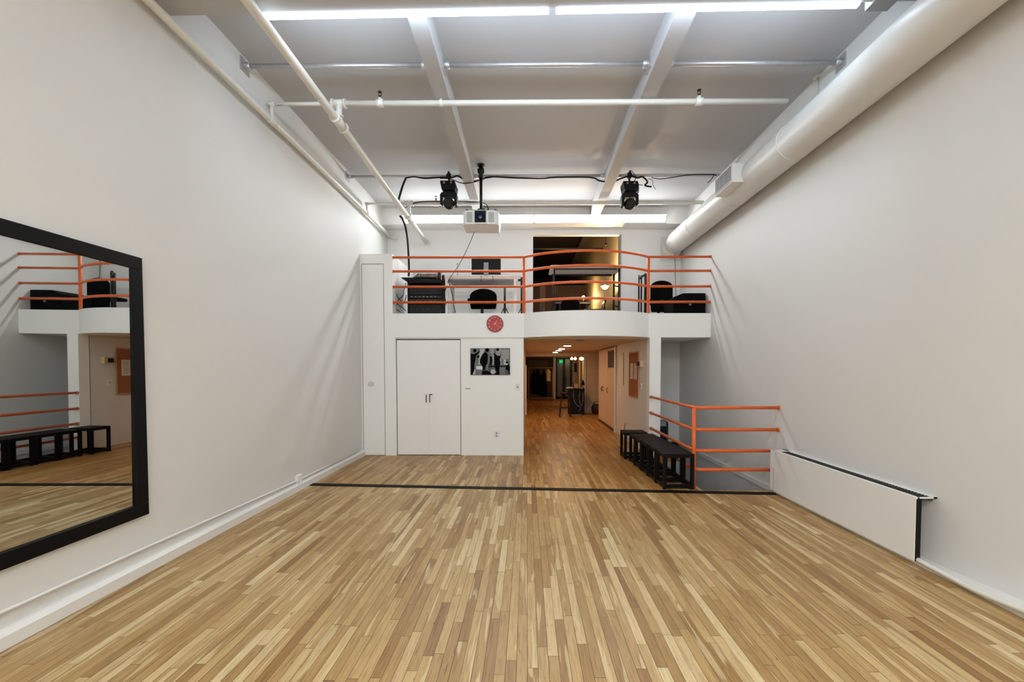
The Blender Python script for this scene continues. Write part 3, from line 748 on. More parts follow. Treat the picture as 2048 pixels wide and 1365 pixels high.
hand(36, .075, .004, .032, 'hour_hand'); hand(128, .108, .0035, .035, 'minute_hand'); hand(80, .1, .0012, .038, 'second_hand', .05)

# ------------------------------------------------------------------ ceiling: fixtures, pipes, duct
def strip_light(p0, p1, z, wd, face, label, em, dark=False):
    p0 = Vector(p0); p1 = Vector(p1); mid = (p0 + p1) / 2; d = (p1 - p0); Ln = d.length; ang = math.atan2(d.y, d.x); R = Matrix.Rotation(ang, 3, 'Z')
    t = thing('strip_light', (mid.x, mid.y, z), label, 'ceiling light', 'long fluorescent strip lights')
    h = MB()
    if face == 0:     # mounted on a vertical beam face, lens towards -Y; top lip added to cut light on ceiling
        h.box(mid.x - Ln / 2, mid.x + Ln / 2, mid.y - .12, mid.y + .06, z + wd - .004, z + wd + .006, None, R, Vector((mid.x, mid.y, z))); h.box(mid.x - Ln / 2, mid.x + Ln / 2, mid.y - .03, mid.y + .06, z, z + wd, None, R, Vector((mid.x, mid.y, z)))
        h.build('housing', M_['white'], t)
        h = MB(); h.prism([(mid.y - .031, z + .004), (mid.y - .085, z + wd - .004), (mid.y - .03, z + wd - .004)], 'x', mid.x - Ln / 2 + .02, mid.x + Ln / 2 - .02)
    else:             # lens towards +Y
        h.box(mid.x - Ln / 2, mid.x + Ln / 2, mid.y - .04, mid.y + .01, z + wd - .01, z + wd, None, R, Vector((mid.x, mid.y, z)))
        h.build('housing', M_['white'], t)
        h = MB(); h.box(mid.x - Ln / 2 + .02, mid.x + Ln / 2 - .02, mid.y - .04, mid.y + .004, z - .0, z + wd - .01, None, R, Vector((mid.x, mid.y, z)))
    h.build('lens', em, t)
zf0, zf1 = at(1100, 447, Y=YSOF - .06).z, at(1100, 434, Y=YSOF - .06).z
fx0, fx1 = at(808, 440, Y=YSOF - .06).x, at(1330, 440, Y=YSOF - .06).x; fm = (fx0 + fx1) / 2
strip_light((fx0, YSOF - .062, 0), (fm - .01, YSOF - .062, 0), zf0, zf1 - zf0, 0, 'glowing strip light on the far beam behind the projector', E_far)
strip_light((fm + .01, YSOF - .062, 0), (fx1, YSOF - .062, 0), zf0, zf1 - zf0, 0, 'glowing strip light on the far beam above the loft opening', E_far)
zn = 4.50
n0, n1, n2, n3 = at(520, 33, Z=zn), at(1103, 18.5, Z=zn), at(1108, 21, Z=zn), at(1728, 9, Z=zn)
def edge(p): return (p.x, yA + (yB - yA) * (p.x - XL) / (XR - XL) + .045, 0)
strip_light(edge(n0), edge(n1), 4.515, .1, 1, 'glowing strip light under the near beam, crossing behind the sprinkler pipe', E_near)
strip_light(edge(n2), edge(n3), 4.515, .1, 1, 'glowing strip light under the near beam, ending close to the air duct', E_near)
for i, (xa, xb) in enumerate(((-2.5, .05), (.1, 2.6))):  # unseen fill lights added behind the camera to brighten near walls and floor
    for yy in (-1.1, -3.4):
        t = thing('strip_light', ((xa + xb) / 2, yy, 4.2), 'wide added fill light, unseen, hanging behind the viewer', 'ceiling light', 'added fill lights behind the viewer')
        bx(xa, xb, yy - .12, yy + .12, 4.22, 4.27).build('housing', M_['white'], t)
        bx(xa + .02, xb - .02, yy - .11, yy + .11, 4.19, 4.22).build('lens', E_fill, t)
        h = MB()
        for a in (xa + .3, xb - .3): h.tube([(a, yy, 4.27), (a, yy, ZC - .001)], .006, 6)
        h.build('suspension_rods', M_['galv'], t)
q = at(1758, 4, Z=4.55)
tag(bx(q.x - .09, q.x + .09, q.y - .1, q.y + .03, 4.5, 4.62).build('electrical_box', M_['greym']), 'small grey electrical box at the end of the near beam by the duct', 'electrical box')

# galvanised bars between the beams
def bar(p0, p1, z, label, e0, e1, grp):
    p0 = Vector((p0[0], p0[1], z)); p1 = Vector((p1[0], p1[1], z)); t = thing('steel_bar', (p0 + p1) / 2, label, 'steel bar', grp)
    MB().tube([p0, p1], .024, 12).build('tube', M_['galv'], t)
    for p, e in ((p0, e0), (p1, e1)):
        if e:
            h = MB(); s = 1 if p is p0 else -1
            h.box(p.x, p.x + s * .012, p.y - .07, p.y + .07, z - .07, z + .07); h.tube([p, p + Vector((s * .07, 0, 0))], .036, 12); h.build('flange', M_['galv'], t)
b1a, b1b = at(905, 300, Z=ZB).x, at(928, 300, Z=ZB).x; b2a, b2b = at(1237, 300, Z=ZB).x, at(1262, 300, Z=ZB).x
zb1 = 4.76; yb1 = at(1100, 129, Z=zb1).y
for yy, zb_, g_, nm in ((yb1, zb1, 'galvanised bars nearest the front of the ceiling', 'near'), (at(1100, 352, Z=zb1).y, zb1, 'galvanised bars carrying the stage lights', 'far')):
    sfx = 'near the strip lights' if nm == 'near' else 'carrying cables above the loft'
    bar((XL, yy), (b1a, yy), zb_, 'galvanised bar from mirror wall to first beam, ' + sfx, 1, 1, g_)
    bar((b1b, yy), (b2a, yy), zb_, 'galvanised bar between the two ceiling beams, ' + sfx, 1, 1, g_)
    bar((b2b, yy), (XR, yy), zb_, 'galvanised bar from second beam to duct wall, ' + sfx, 1, 1, g_)
ybar = at(1100, 352, Z=zb1).y

# sprinkler system
m0 = at(684, 253, Z=4.37); xm0 = m0.x
yb_a, yb_b = at(592, 208, Z=4.58).y, at(900, 407, Z=4.56).y
t = thing('sprinkler_pipe', (xm0, 5, 4.4), 'thick white sprinkler main running overhead with two cross branches and heads', 'sprinkler pipe')
zA, zBk = at(480, 0, X=xm0).z, at(855, 488, X=xm0).z
P = [(xm0, -3.5, 4.46), (xm0, yb_a, at(674, 240, X=xm0).z), (xm0, yb_b, at(815, 433, X=xm0).z), (xm0, YBK, at(855, 488, X=xm0).z)]
MB().tube(P, .042, 16).build('main_pipe', M_['pipe'], t)
z1_ = P[1][2]; z2_ = P[2][2]
for yy, zz_ in ((yb_a, z1_), (yb_b, z2_)):
    h = MB(); h.tube([(xm0, yy - .11, zz_), (xm0, yy + .11, zz_)], .053, 16)
    for s in (-.11, .11): h.tube([(xm0, yy + s - .012, zz_), (xm0, yy + s + .012, zz_)], .062, 16)
    h.build('coupling', M_['pipe'], t)
MB().tube([(xm0, YBK - .03, P[3][2]), (xm0, YBK, P[3][2])], .07, 16).build('escutcheon', M_['pipe'], t)
for i, (yy, zz_, zbr) in enumerate(((yb_a, z1_, 4.58), (yb_b, z2_, 4.56))):
    br = MB(); br.tube([(XL + .06, yy, zbr), (xm0, yy, zbr)], .02, 12); br.tube([(xm0, yy, zbr), (XR - .35 if i == 0 else XR - .1, yy, zbr)], .03 if i == 0 else .034, 12)
    b_ = br.build('branch_pipe', M_['pipe'], t)
    rs = MB(); rs.tube([(xm0, yy, zz_), (xm0, yy, zbr)], .034, 12); rs.tube([(xm0 - .07, yy, zbr), (xm0 + .07, yy, zbr)], .043, 12)
    for s in (-.07, .07): rs.tube([(xm0 + s - .01, yy, zbr), (xm0 + s + .01, yy, zbr)], .052, 12)
    rs.tube([(xm0, yy, zz_ + .06), (xm0, yy, zz_ + .08)], .05, 12); rs.build('riser', M_['pipe'], t)
    for px in ((760, 1398) if i == 0 else (872,)):
        x = at(px, 205 if i == 0 else 407, Y=yy).x
        rs = MB(); rs.tube([(x - .04, yy, zbr), (x + .04, yy, zbr)], .042, 12); rs.tube([(x, yy, zbr), (x, yy, zbr + .06)], .022, 10); rs.build('tee', M_['pipe'], t)
        rs = MB(); rs.tube([(x, yy, zbr + .06), (x, yy, zbr + .085)], .013, 8); rs.tube([(x - .012, yy, zbr + .08), (x - .018, yy, zbr + .11), (x, yy, zbr + .125)], .004, 6); rs.tube([(x + .012, yy, zbr + .08), (x + .018, yy, zbr + .11), (x, yy, zbr + .125)], .004, 6)
        rs.lathe((x, yy, zbr + .125), [(.022, 0), (.022, .004)], 'z', 12); rs.build('sprinkler_head', M_['copper'], t)
x = at(882, 190, Y=yb_a).x; rs = MB(); rs.tube([(x, yb_a, 4.58), (x, yb_a, ZC)], .008, 8); rs.tube([(x - .02, yb_a, 4.58), (x + .02, yb_a, 4.58)], .036, 12); rs.build('hanger', M_['pipe'], t)
# pipe along the left wall
xp = XL + .08; z_l = at(527, 226, X=xp).z; z_e = at(719, 412, X=xp).z
t = thing('wall_pipe', (xp, 5, z_l), 'painted sprinkler pipe running high along the mirror wall', 'pipe')
MB().tube([(xp, -3.5, z_l + .02), (xp, yb_a, z_l), (xp, yb_b, z_e), (xp, YBK, z_e - .03)], .033, 14).build('main_pipe', M_['pipe'], t)
for yy, zbr in ((yb_a, 4.58), (yb_b, 4.56)):
    h = MB(); zc_ = z_l if yy == yb_a else z_e
    h.tube([(xp, yy, zc_), (xp, yy, zbr)], .02, 10); h.tube([(xp, yy - .06, zc_), (xp, yy + .06, zc_)], .041, 12); h.tube([(xp - .03, yy, zbr), (xp + .04, yy, zbr)], .028, 12); h.build('elbow', M_['pipe'], t)
MB().tube([(xp, YBK - .12, z_e - .03), (xp + .06, YBK - .06, z_e - .03), (xp + .16, YBK - .03, z_e - .05)], .034, 12).build('end_elbow', M_['pipe'], t)
# hanger strap to the duct
q = at(1634, 185, Y=4.9)
h = MB(); h.tube([(q.x, 4.9, 4.25), (q.x + .0, 4.9, ZC)], .012, 8); h.box(q.x - .03, q.x + .03, 4.87, 4.93, ZC - .03, ZC)
tag(h.build('duct_hanger', M_['pipe']), 'thin white rod hanging the duct from the ceiling', 'hanger rod')

# round duct
D0, D1 = Vector((2.98, -3.5, 4.135)), Vector((3.045, 8.9, 4.15))
def dpt(y): k = (y - D0.y) / (D1.y - D0.y); return D0 + (D1 - D0) * k
RD = .205
t = thing('air_duct', dpt(5), 'large round white air duct running high along the wall', 'air duct')
MB().tube([dpt(y) for y in (-3.5, 0, 3, 6, 8.5, 8.9)] , RD, 40).build('duct_tube', M_['duct'], t)
h = MB(); h.tube([dpt(8.9), Vector((3.05, YBK - .002, 4.10))], [RD, RD + .0], 40); h.box(2.83, XR - .01, YBK - .02, YBK - .002, 3.86, 4.36); h.build('end_collar', M_['duct'], t)
for y in (2.4, 4.92, 6.3, 7.7):
    MB().tube([dpt(y - .006), dpt(y + .006)], RD + .006, 40).build('seam_ring', M_['duct'], t)
gx = 2.7; gy0, gy1 = ypx(1464, gx, 345), ypx(1430, gx, 385)
gz0, gz1 = at(1464, 364, X=gx).z, at(1464, 326, X=gx).z
rb = MB(); rb.box(gx, gx + .26, gy0, gy1, gz0, gz1); rb_ = rb.build('register_box', M_['duct'], t, .004)
h = MB(); h.box(gx - .003, gx - .001, gy0 + .03, gy1 - .03, gz0 + .03, gz1 - .03); h.build('register_back', M_['greyd'], rb_)
h = MB(); h.box(gx - .012, gx - .003, gy0 + .02, gy1 - .02, gz0 + .02, gz0 + .03); h.box(gx - .012, gx - .003, gy0 + .02, gy1 - .02, gz1 - .03, gz1 - .02)
n = 11
for k in range(n + 1):
    yy = gy0 + .02 + (gy1 - gy0 - .046) * k / n; h.box(gx - .006, gx - .003, yy, yy + .008, gz0 + .02, gz1 - .02)
h.build('register_slats', M_['duct'], rb_)

# ------------------------------------------------------------------ projector
yp = 6.95; xp_ = at(962, 380, Y=yp).x; zt = at(962, 421, Y=6.75).z; zbm = at(962, 449, Y=6.75).z; hwid = (at(998, 430, Y=6.75).x - at(925, 430, Y=6.75).x) / 2; xq = at(961, 430, Y=6.75).x
t = thing('projector', (xp_, yp, zt), 'white projector hanging from the ceiling on a black pole', 'projector')
h = MB(); pts = [(xq - hwid, 6.8), (xq - hwid + .05, 6.74), (xq - .1, 6.74), (xq - .1, 6.72), (xq + .1, 6.72), (xq + .1, 6.74), (xq + hwid - .05, 6.74), (xq + hwid, 6.8), (xq + hwid, 7.2), (xq - hwid, 7.2)]
h.prism(pts, 'z', zbm, zt); h.build('body', M_['white'], t, .008)
h = MB(); h.box(xq - .088, xq + .088, 6.708, 6.722, zbm + .02, zt - .015); h.build('lens_bay', M_['blackp'], t, .004)
zc_ = (zbm + zt) / 2 - .01
h = MB(); h.lathe((xq, 6.71, zc_), [(.075, .005), (.075, -.02), (.055, -.022), (.05, -.008)], 'y', 24, M_['blackp']); h.lathe((xq, 6.7, zc_), [(.048, -.004), (.03, -.012), (.0, -.014)], 'y', 24, mat('lens_glass', (40, 48, 80), .05)); h.build('lens', None, t)
for s in (-1, 1):
    h = MB(); h.box(xq + s * .125, xq + s * (hwid - .07), 6.731, 6.741, zbm + .03, zt - .03)
    for k in range(7):
        zz_ = zbm + .04 + k * (zt - zbm - .08) / 7; h.box(xq + s * .13, xq + s * (hwid - .075), 6.727, 6.731, zz_, zz_ + .008)
    h.build('side_grille', M_['graymesh'], t)
h = MB(); h.box(xq - .12, xq + .12, 6.8, 7.1, zt, zt + .03); h.box(xq - hwid + .02, xq + hwid - .02, 6.8, 6.84, zt, zt + .012); h.box(xq - hwid + .02, xq + hwid - .02, 7.05, 7.09, zt, zt + .012)
h.prism([(xq - .08, zt + .03), (xq + .08, zt + .03), (xq + .05, zt + .07), (xq - .05, zt + .07)], 'y', 6.86, 7.04); h.build('mount_plate', M_['bmetal'], t)
for s in (-1, 1): MB().lathe((xq + s * (hwid - .06), 6.86, zt + .01), [(.025, 0), (.025, .03), (.018, .04)], 'z', 12).build('foot', M_['greyd'], t)
h = MB(); h.tube([(xp_, yp, zt + .06), (xp_, yp, ZC - .2)], .024, 12); h.tube([(xp_, yp, ZC - .22), (xp_, yp, ZC - .02)], .036, 12); h.lathe((xp_, yp, ZC - .02), [(.06, 0), (.06, .02)], 'z', 14)
h.tube([(xp_ - .05, yp, zb1), (xp_ + .05, yp, zb1)], .04, 12); h.build('pole', M_['bmetal'], t)
bx(xq + hwid - .012, xq + hwid - .002, 6.9, 7.15, zbm - .08, zbm + .01).build('side_flap', M_['white'], t)

# ------------------------------------------------------------------ moving head stage lights
def moving_head(px, ptop, pbase, label, tilt):
    yy = ybar; c = at(px, ptop, Y=yy); s = yy / F; x = c.x; zt = zb1
    t = thing('moving_head_light', (x, yy, zt), label, 'stage light', 'black moving head stage lights')
    zb0 = at(px, pbase, Y=yy).z
    h = MB(); h.tube([(x, yy, zt + .05), (x, yy, zb0)], .016, 8); h.lathe((x, yy, zt), [(.045, -.035), (.045, .035)], 'x', 14); h.box(x - .014, x + .014, yy - .05, yy + .05, zt - .06, zt + .06); h.build('clamp', M_['bmetal'], t)
    h = MB(); h.prism([(x - .13, zb0), (x + .11, zb0), (x + .13, zb0 - .06), (x + .12, zb0 - .15), (x - .1, zb0 - .15), (x - .12, zb0 - .06)], 'y', yy - .12, yy + .12); h.build('base', M_['blackp'], t, .012)
    for a in (-.06, .055):
        bx(x + a - .015, x + a + .015, yy - .123, yy - .119, zb0 - .05, zb0 - .025).build('base_socket', M_['greym'], t)
    h = MB(); h.lathe((x, yy, zb0 - .17), [(.07, 0), (.07, .03)], 'z', 18)
    h.prism([(x - .14, zb0 - .2), (x - .11, zb0 - .165), (x + .11, zb0 - .165), (x + .14, zb0 - .2), (x + .14, zb0 - .36), (x + .1, zb0 - .39), (x + .095, zb0 - .3), (x + .085, zb0 - .235), (x - .085, zb0 - .235), (x - .095, zb0 - .3), (x - .1, zb0 - .39), (x - .14, zb0 - .36)], 'y', yy - .07, yy + .07)
    h.build('yoke', M_['blackp'], t, .012)
    h = MB(); h.sphere((x, yy, zb0 - .335), .09, None, (1, 1.15, 1), 24); h.tube([(x, yy - .06, zb0 - .335), (x, yy - .13, zb0 - .37)], .075, 20); h.build('head', M_['blackp'], t)
    h = MB(); h.tube([(x, yy - .128, zb0 - .369), (x, yy - .136, zb0 - .373)], .06, 20); h.build('lens', mat('stage_lens_%d' % px, (9, 9, 13), .3), t)
moving_head(898, 350, 367, 'black moving head stage light hanging beside the projector', 0)
moving_head(1259, 350, 368, 'black moving head stage light hanging from the bar above the loft opening', 0)
q = at(1276, 379, Y=ybar)
tag(bx(q.x - .012, q.x + .012, ybar - .02, ybar + .02, q.z - .06, q.z + .06).build('safety_tag', M_['greym']), 'small grey tag hanging beside the stage light', 'tag')

# cables along the bar
yc_ = ybar - .03
def pxs(L, y): return [at(a, b, Y=y) for a, b in L]
cordline(pxs([(812, 356), (830, 354), (850, 357), (880, 355), (905, 355), (915, 352), (930, 360), (945, 363), (962, 360), (980, 354), (1030, 356), (1085, 357), (1110, 355), (1180, 355), (1200, 362), (1225, 364), (1240, 358), (1258, 352)], yc_), .013, M_['blackp'], 'thick black cable sagging along the steel bar between the stage lights')
cordline(pxs([(880, 357), (900, 358), (918, 365), (930, 367), (950, 364), (965, 358), (990, 354)], yc_ - .03), .008, M_['blackp'], 'thin black cable loop drooping between first stage light and projector pole')
cordline(pxs([(1262, 352), (1275, 356), (1285, 354), (1295, 364), (1290, 371), (1303, 374)], yc_), .014, M_['blackp'], 'bunched black cable end beside the stage light over the loft opening')
cordline(pxs([(1258, 346), (1263, 342), (1268, 348), (1272, 356), (1268, 366), (1285, 371)], yc_ - .03), .006, M_['blackp'], 'thin cable arching over the bar at the far stage light')
cordline(pxs([(1303, 355), (1320, 358), (1345, 355), (1380, 350), (1425, 349), (1432, 352)], yc_), .007, M_['blackp'], 'thin black cable running on the bar towards the duct')
cordline(pxs([(1296, 358), (1304, 360), (1306, 371), (1311, 379)], yc_), .004, M_['blackp'], 'thin loose cable tail hanging past the last stage light')
cordline(pxs([(1428, 350), (1422, 360), (1415, 366)], yc_), .006, M_['blackp'], 'short black cable tie hanging near the duct register')
cordline(pxs([(812, 356), (806, 370), (800, 390), (797, 401)], yc_), .018, M_['blackp'], 'black cable bundle hanging down from the bar near the sprinkler main')
cordline(pxs([(800, 432), (806, 440), (811, 455), (815, 480), (817, 510), (818, 540), (817, 553)], 8.0), .019, M_['blackp'], 'thick black cable bundle dropping from the pipe to the equipment rack')
cordline([at(808, 418, Y=8.0), at(830, 406, Y=yb_b - .05), at(870, 403, Y=yb_b - .05), at(940, 404, Y=yb_b - .05), at(968, 407, Y=7.3), at(976, 416, Y=7.1), at(976, 422, Y=7.08)], .01, M_['blackp'], 'black cable running along the far sprinkler branch to the projector')
cordline([at(950, 461, Y=7.1), at(935, 497, Y=7.3), at(918, 530, Y=7.5), at(900, 556, Y=7.8), at(893, 570, Y=7.9)], .005, M_['blackp'], 'thin dark wire falling from the projector to the white desk')
cordline([at(1350, 466, Y=8.85), at(1350, 520, Y=8.9), at(1351, 560, Y=8.9), at(1352, 592, Y=8.7)], .006, M_['greyd'], 'thin grey wire hanging from the duct end onto the black case')
cordline([(xm0 - .05, 2.0, 4.47), (xm0 - .06, 3.0, 4.44), (xm0 - .055, 3.9, 4.45)], .008, M_['blackp'], 'thin black cable strapped along the sprinkler main')

# ------------------------------------------------------------------ loft furniture
def rack():
    y0 = 7.86; y1 = 8.36; x0, x1 = at(815, 600, Y=y0).x, at(887, 600, Y=y0).x; zt = at(850, 563, Y=y0).z
    t = thing('equipment_rack', ((x0 + x1) / 2, 8.1, ZLO), 'black audio equipment rack on the loft behind the railing', 'equipment rack')
    h = MB()
    for a in (x0, x1 - .03): h.box(a, a + .03, y0, y1, ZLO, zt)
    h.box(x0, x1, y1 - .02, y1, ZLO, zt); h.box(x0, x1, y0, y1, zt - .03, zt); h.box(x0, x1, y0, y1, ZLO, ZLO + .06); h.build('cabinet', M_['blackp'], t, .003)
    z = ZLO + .09
    for i, (hh, px) in enumerate(((.17, 0), (.09, 1), (.05, 2), (.17, 3), (.12, 4))):
        if z + hh > zt - .04: break
        u = bx(x0 + .035, x1 - .035, y0 + .01, y1 - .05, z, z + hh).build('rack_unit', M_['bmetal'], t, .002)
        h = MB()
        for k in range(5 + i):
            xx = x0 + .08 + k * (x1 - x0 - .16) / (5 + i); h.lathe((xx, y0 + .01, z + hh * .5), [(.012, 0), (.012, -.012)], 'y', 8)
        h.build('knobs', M_['greym'] if i in (1, 2) else M_['greyd'], u)
        z += hh + .012
    tx0 = at(802, 553, Y=7.84).x
    h = MB(); h.prism([(tx0, zt + .07), (tx0, zt + .06), (x0 - .0, zt), (x1, zt), (x1, zt + .02), (x0 + .05, zt + .07)], 'y', y0 - .01, y1); h.build('top_shelf', M_['blackp'], t)
    return x0, x1, y0, y1, zt + .02
rx0, rx1, ry0, ry1, rzt = rack()
x0, x1 = at(828, 550, Y=7.95).x, at(873, 550, Y=7.95).x
t = thing('audio_mixer', ((x0 + x1) / 2, 8.1, rzt), 'black sloped audio mixer with coloured knobs on top of the rack', 'audio mixer')
zz_ = at(850, 545, Y=7.95).z
h = MB(); h.prism([(7.9, rzt + .05), (7.9, rzt + .07), (8.2, zz_ + .03), (8.3, zz_ + .03), (8.3, rzt + .05)], 'x', x0, x1); h.build('body', M_['blackp'], t, .003)
h = MB()
cols = [mat('knob_%d' % i, c, .4) for i, c in enumerate(((190, 60, 50), (200, 200, 200), (80, 150, 90)))]
for r in range(4):
    for k in range(11):
        f_ = (r + .5) / 4; yk_ = 7.9 + f_ * .3; zk = rzt + .07 + f_ * (zz_ + .03 - rzt - .07)
        xk = x0 + .03 + k * (x1 - x0 - .06) / 10; h.box(xk - .007, xk + .007, yk_ - .012, yk_ + .004, zk, zk + .014, random.choice(cols))
h.build('knobs', None, t)
for i, px in enumerate((879, 885)):
    q = at(px, 560, Y=7.95)
    h = MB(); h.lathe((q.x, 7.95 + .1 * i, rzt), [(.03, 0), (.032, .1), (.03, .13 + .05 * (1 - i)), (.02, .135 + .05 * (1 - i))], 'z', 14)
    tag(h.build('dark_canister', mat('dark_maroon_%d' % i, (44, 18, 20), .4)), ['taller dark canister on the rack next to the mixer', 'shorter dark canister at the rack edge near the desk'][i], 'canister')

# white desk
yd0, yd1 = 7.86, 8.62; zdk = at(960, 551.5, Y=yd0).z; x0, x1 = at(889, 555, Y=yd0).x, at(1035, 555, Y=yd0).x
t = thing('white_desk', ((x0 + x1) / 2, 8.2, ZLO), 'white rectangular desk on the loft carrying a monitor', 'desk')
bx(x0, x1, yd0, yd1, zdk - .06, zdk).build('desktop', M_['white'], t, .003)
for a in (x0 + .01, x1 - .07):
    for b_ in (yd0 + .01, yd1 - .07): bx(a, a + .05, b_, b_ + .05, ZLO, zdk - .06).build('leg', M_['white'], t)
h = MB(); h.box(x0 + .06, x1 - .07, yd0 + .03, yd1 - .03, zdk - .075, zdk - .06); h.build('underframe', M_['greym'], t)
h = MB(); q = at(915, 530, Y=8.2); h.tube([(q.x, 8.2, zdk), (q.x, 8.2, at(915, 529, Y=8.2).z)], .004, 6); h.lathe((q.x, 8.2, at(915, 529, Y=8.2).z), [(.012, 0), (.012, .01)], 'z', 8); h.lathe((q.x, 8.2, zdk), [(.04, 0), (.04, .008)], 'z', 10)
tag(h.build('microphone_stand', M_['bmetal']), 'thin upright desk microphone stand on the white desk', 'microphone stand')
ym = 8.3; a_, b_ = at(943, 517.5, Y=ym), at(1001.5, 549, Y=ym)
t = thing('computer_monitor', ((a_.x + b_.x) / 2, ym, zdk), 'black computer monitor seen from behind on the white desk', 'monitor')
bx(a_.x, b_.x, ym, ym + .04, b_.z, a_.z).build('panel', M_['blackp'], t, .006)
xm_ = (a_.x + b_.x) / 2
h = MB(); h.box(xm_ - .045, xm_ + .045, ym - .02, ym, b_.z - .04, a_.z - .08); h.box(xm_ - .035, xm_ + .035, ym - .03, ym, zdk, b_.z); h.build('stand_neck', M_['greym'], t)
h = MB(); h.box(xm_ - .13, xm_ + .13, ym - .1, ym + .1, zdk, zdk + .01); h.build('stand_base', M_['blackp'], t, .003)
cordline([Vector((xm_, ym - .04, zdk + .03)), Vector((xm_ + .1, ym - .2, zdk + .008)), Vector((xm_ + .16, yd0 - .01, zdk - .01)), Vector((xm_ + .17, yd0 - .015, zdk - .1))], .005, M_['blackp'], 'black monitor cable falling over the white desk edge')
cordline([Vector((xm_ - .1, ym - .04, zdk + .01)), Vector((xm_ - .16, ym - .2, zdk + .008)), Vector((xm_ - .05, yd0 - .01, zdk - .01)), Vector((xm_ - .05, yd0 - .015, zdk - .12))], .004, M_['blackp'], 'thinner black monitor cable hanging at the desk front nearer the microphone stand')
for i, (L, lb) in enumerate(((((897, 560), (902, 580), (906, 595), (907, 610), (911, 626)), 'dark cable hanging inside the white desk leg down to the floor'),
           (((893, 573), (889, 588), (891, 604), (888, 620)), 'dark cable trailing down between the desk and the rack'),
           (((812, 566), (808, 580), (806, 592), (797, 600), (792, 616), (800, 624)), 'dark cable loop between rack and tall closet wall'),
           (((787, 575), (796, 596), (808, 604), (813, 590)), 'thin cable draped against the closet wall beside the rack'),
           (((789, 604), (800, 612), (812, 622)), 'thin cable low by the closet wall near the loft floor'))):
    cordline(pxs(L, 7.84 if i != 0 else 8.3), .007, M_['blackp'], lb)

def office_chair(x, y, zback, wd, hb, label, name='office_chair', face=1, arms=True):
    t = thing(name, (x, y, ZLO), label, 'chair')
    h = MB(); n = 10; pts = []
    for k in range(n + 1):
        a = PI * k / n; pts.append((x + wd / 2 * math.cos(a), zback - wd * .28 + wd * .28 * math.sin(a)))
    pts += [(x - wd / 2 * 1.0, zback - hb * .7), (x - wd / 2 * .92, zback - hb), (x + wd / 2 * .92, zback - hb), (x + wd / 2 * 1.0, zback - hb * .7)]
    yb2 = y + face * .22; h.prism(pts, 'y', yb2, yb2 + .06); h.build('backrest', M_['blackf'], t, .02)
    zs = ZLO + .46
    bx(x - wd / 2 * .95, x + wd / 2 * .95, y - .24, y + .22, zs - .07, zs).build('seat', M_['blackf'], t, .025)
    h = MB(); h.tube([(x, y, ZLO + .09), (x, y, zs - .07)], .03, 10); h.box(x - .03, x + .03, yb2 + (.06 if face > 0 else -.03), yb2 + (.09 if face > 0 else 0), zs - .05, zback - hb * .6); h.build('column', M_['bmetal'], t)
    h = MB()
    for k in range(5):
        a = 2 * PI * k / 5 + .3; e = Vector((x + .28 * math.cos(a), y + .28 * math.sin(a), ZLO + .06)); h.tube([(x, y, ZLO + .1), e], .018, 6); h.sphere((e.x, e.y, ZLO + .03), .028)
    h.build('star_base', M_['blackp'], t)
    if arms:
        for s in (-1, 1):
            h = MB(); xx = x + s * (wd / 2 + .01)
            h.tube(smooth_path([(xx, y + .15, zs - .03), (xx, y + .15, zs + .2), (xx, y, zs + .23), (xx, y - .15, zs + .21), (xx, y - .15, zs - .03)], 3), .015, 6); h.build('armrest', M_['blackp'], t)
    return t
yc1 = 8.62; q = at(967, 578, Y=8.9)
office_chair(q.x, 8.62, at(967, 578, Y=8.87).z, .56, .42, 'black office chair with rounded back tucked behind the white desk', arms=False)
def stand(name, px, ptop, y, label, r=.02):
    q = at(px, ptop, Y=y); t = thing(name, (q.x, y, ZLO), label, 'stand')
    MB().tube([(q.x, y, ZLO + .1), (q.x, y, q.z)], r, 10).build('pole', M_['bmetal'], t)
    for k in range(3):
        a = 2 * PI * k / 3 + .5; MB().tube([(q.x, y, ZLO + .35), (q.x + .2 * math.cos(a), y + .2 * math.sin(a), ZLO + .01)], r * .5, 6).build('leg', M_['bmetal'], t)
    return t, q
t, q = stand('tripod_stand', 1009.5, 574, 8.75, 'black tripod stand under the end of the white desk', .022)
t, q = stand('tripod_stand', 1043, 560, 8.86, 'black tripod stand with clamp head between desk and orange railing post', .018)
h = MB(); h.box(q.x - .09, q.x + .03, 8.83, 8.89, q.z - .03, q.z + .01); h.box(q.x - .02, q.x + .03, 8.81, 8.91, q.z - .08, q.z + .04); h.build('clamp_head', M_['bmetal'], t)

# high folding table
yt0, yt1 = 8.15, 8.85; ztb = at(1150, 530, Y=yt0).z; x0, x1 = at(1101, 532, Y=yt0).x, at(1247, 532, Y=yt0).x
t = thing('folding_table', ((x0 + x1) / 2, 8.5, ZLO), 'high pale folding table with black metal legs in front of the loft opening', 'table')
h = MB(); h.box(x0, x1, yt0, yt1, ztb - .045, ztb); h.build('tabletop', mat('pale_tabletop', (190, 184, 176), .5), t, .02)
h = MB(); h.box(x0 + .1, x1 - .1, yt1 - .1, yt1 - .07, ztb - .08, ztb - .045); h.box(x0 + .1, x1 - .1, yt0 + .1, yt0 + .13, ztb - .065, ztb - .045); h.build('apron', M_['bmetal'], t)
for x in (x0 + .08, x1 - .06):
    for y in (yt0 + .1, yt1 - .1): MB().tube([(x, y, ZLO), (x, y, ztb - .045)], .016 if x < 1 else .02, 8).build('leg', M_['bmetal'], t)
for z in (ZLO + .25, ZLO + .65):
    MB().tube([(x1 - .06, yt0 + .1, z), (x1 - .06, yt1 - .1, z + .12)], .014, 6).build('brace', M_['bmetal'], t)
    MB().tube([(x0 + .08, yt0 + .1, z), (x0 + .08, yt1 - .1, z)], .01, 6).build('brace', M_['bmetal'], t)

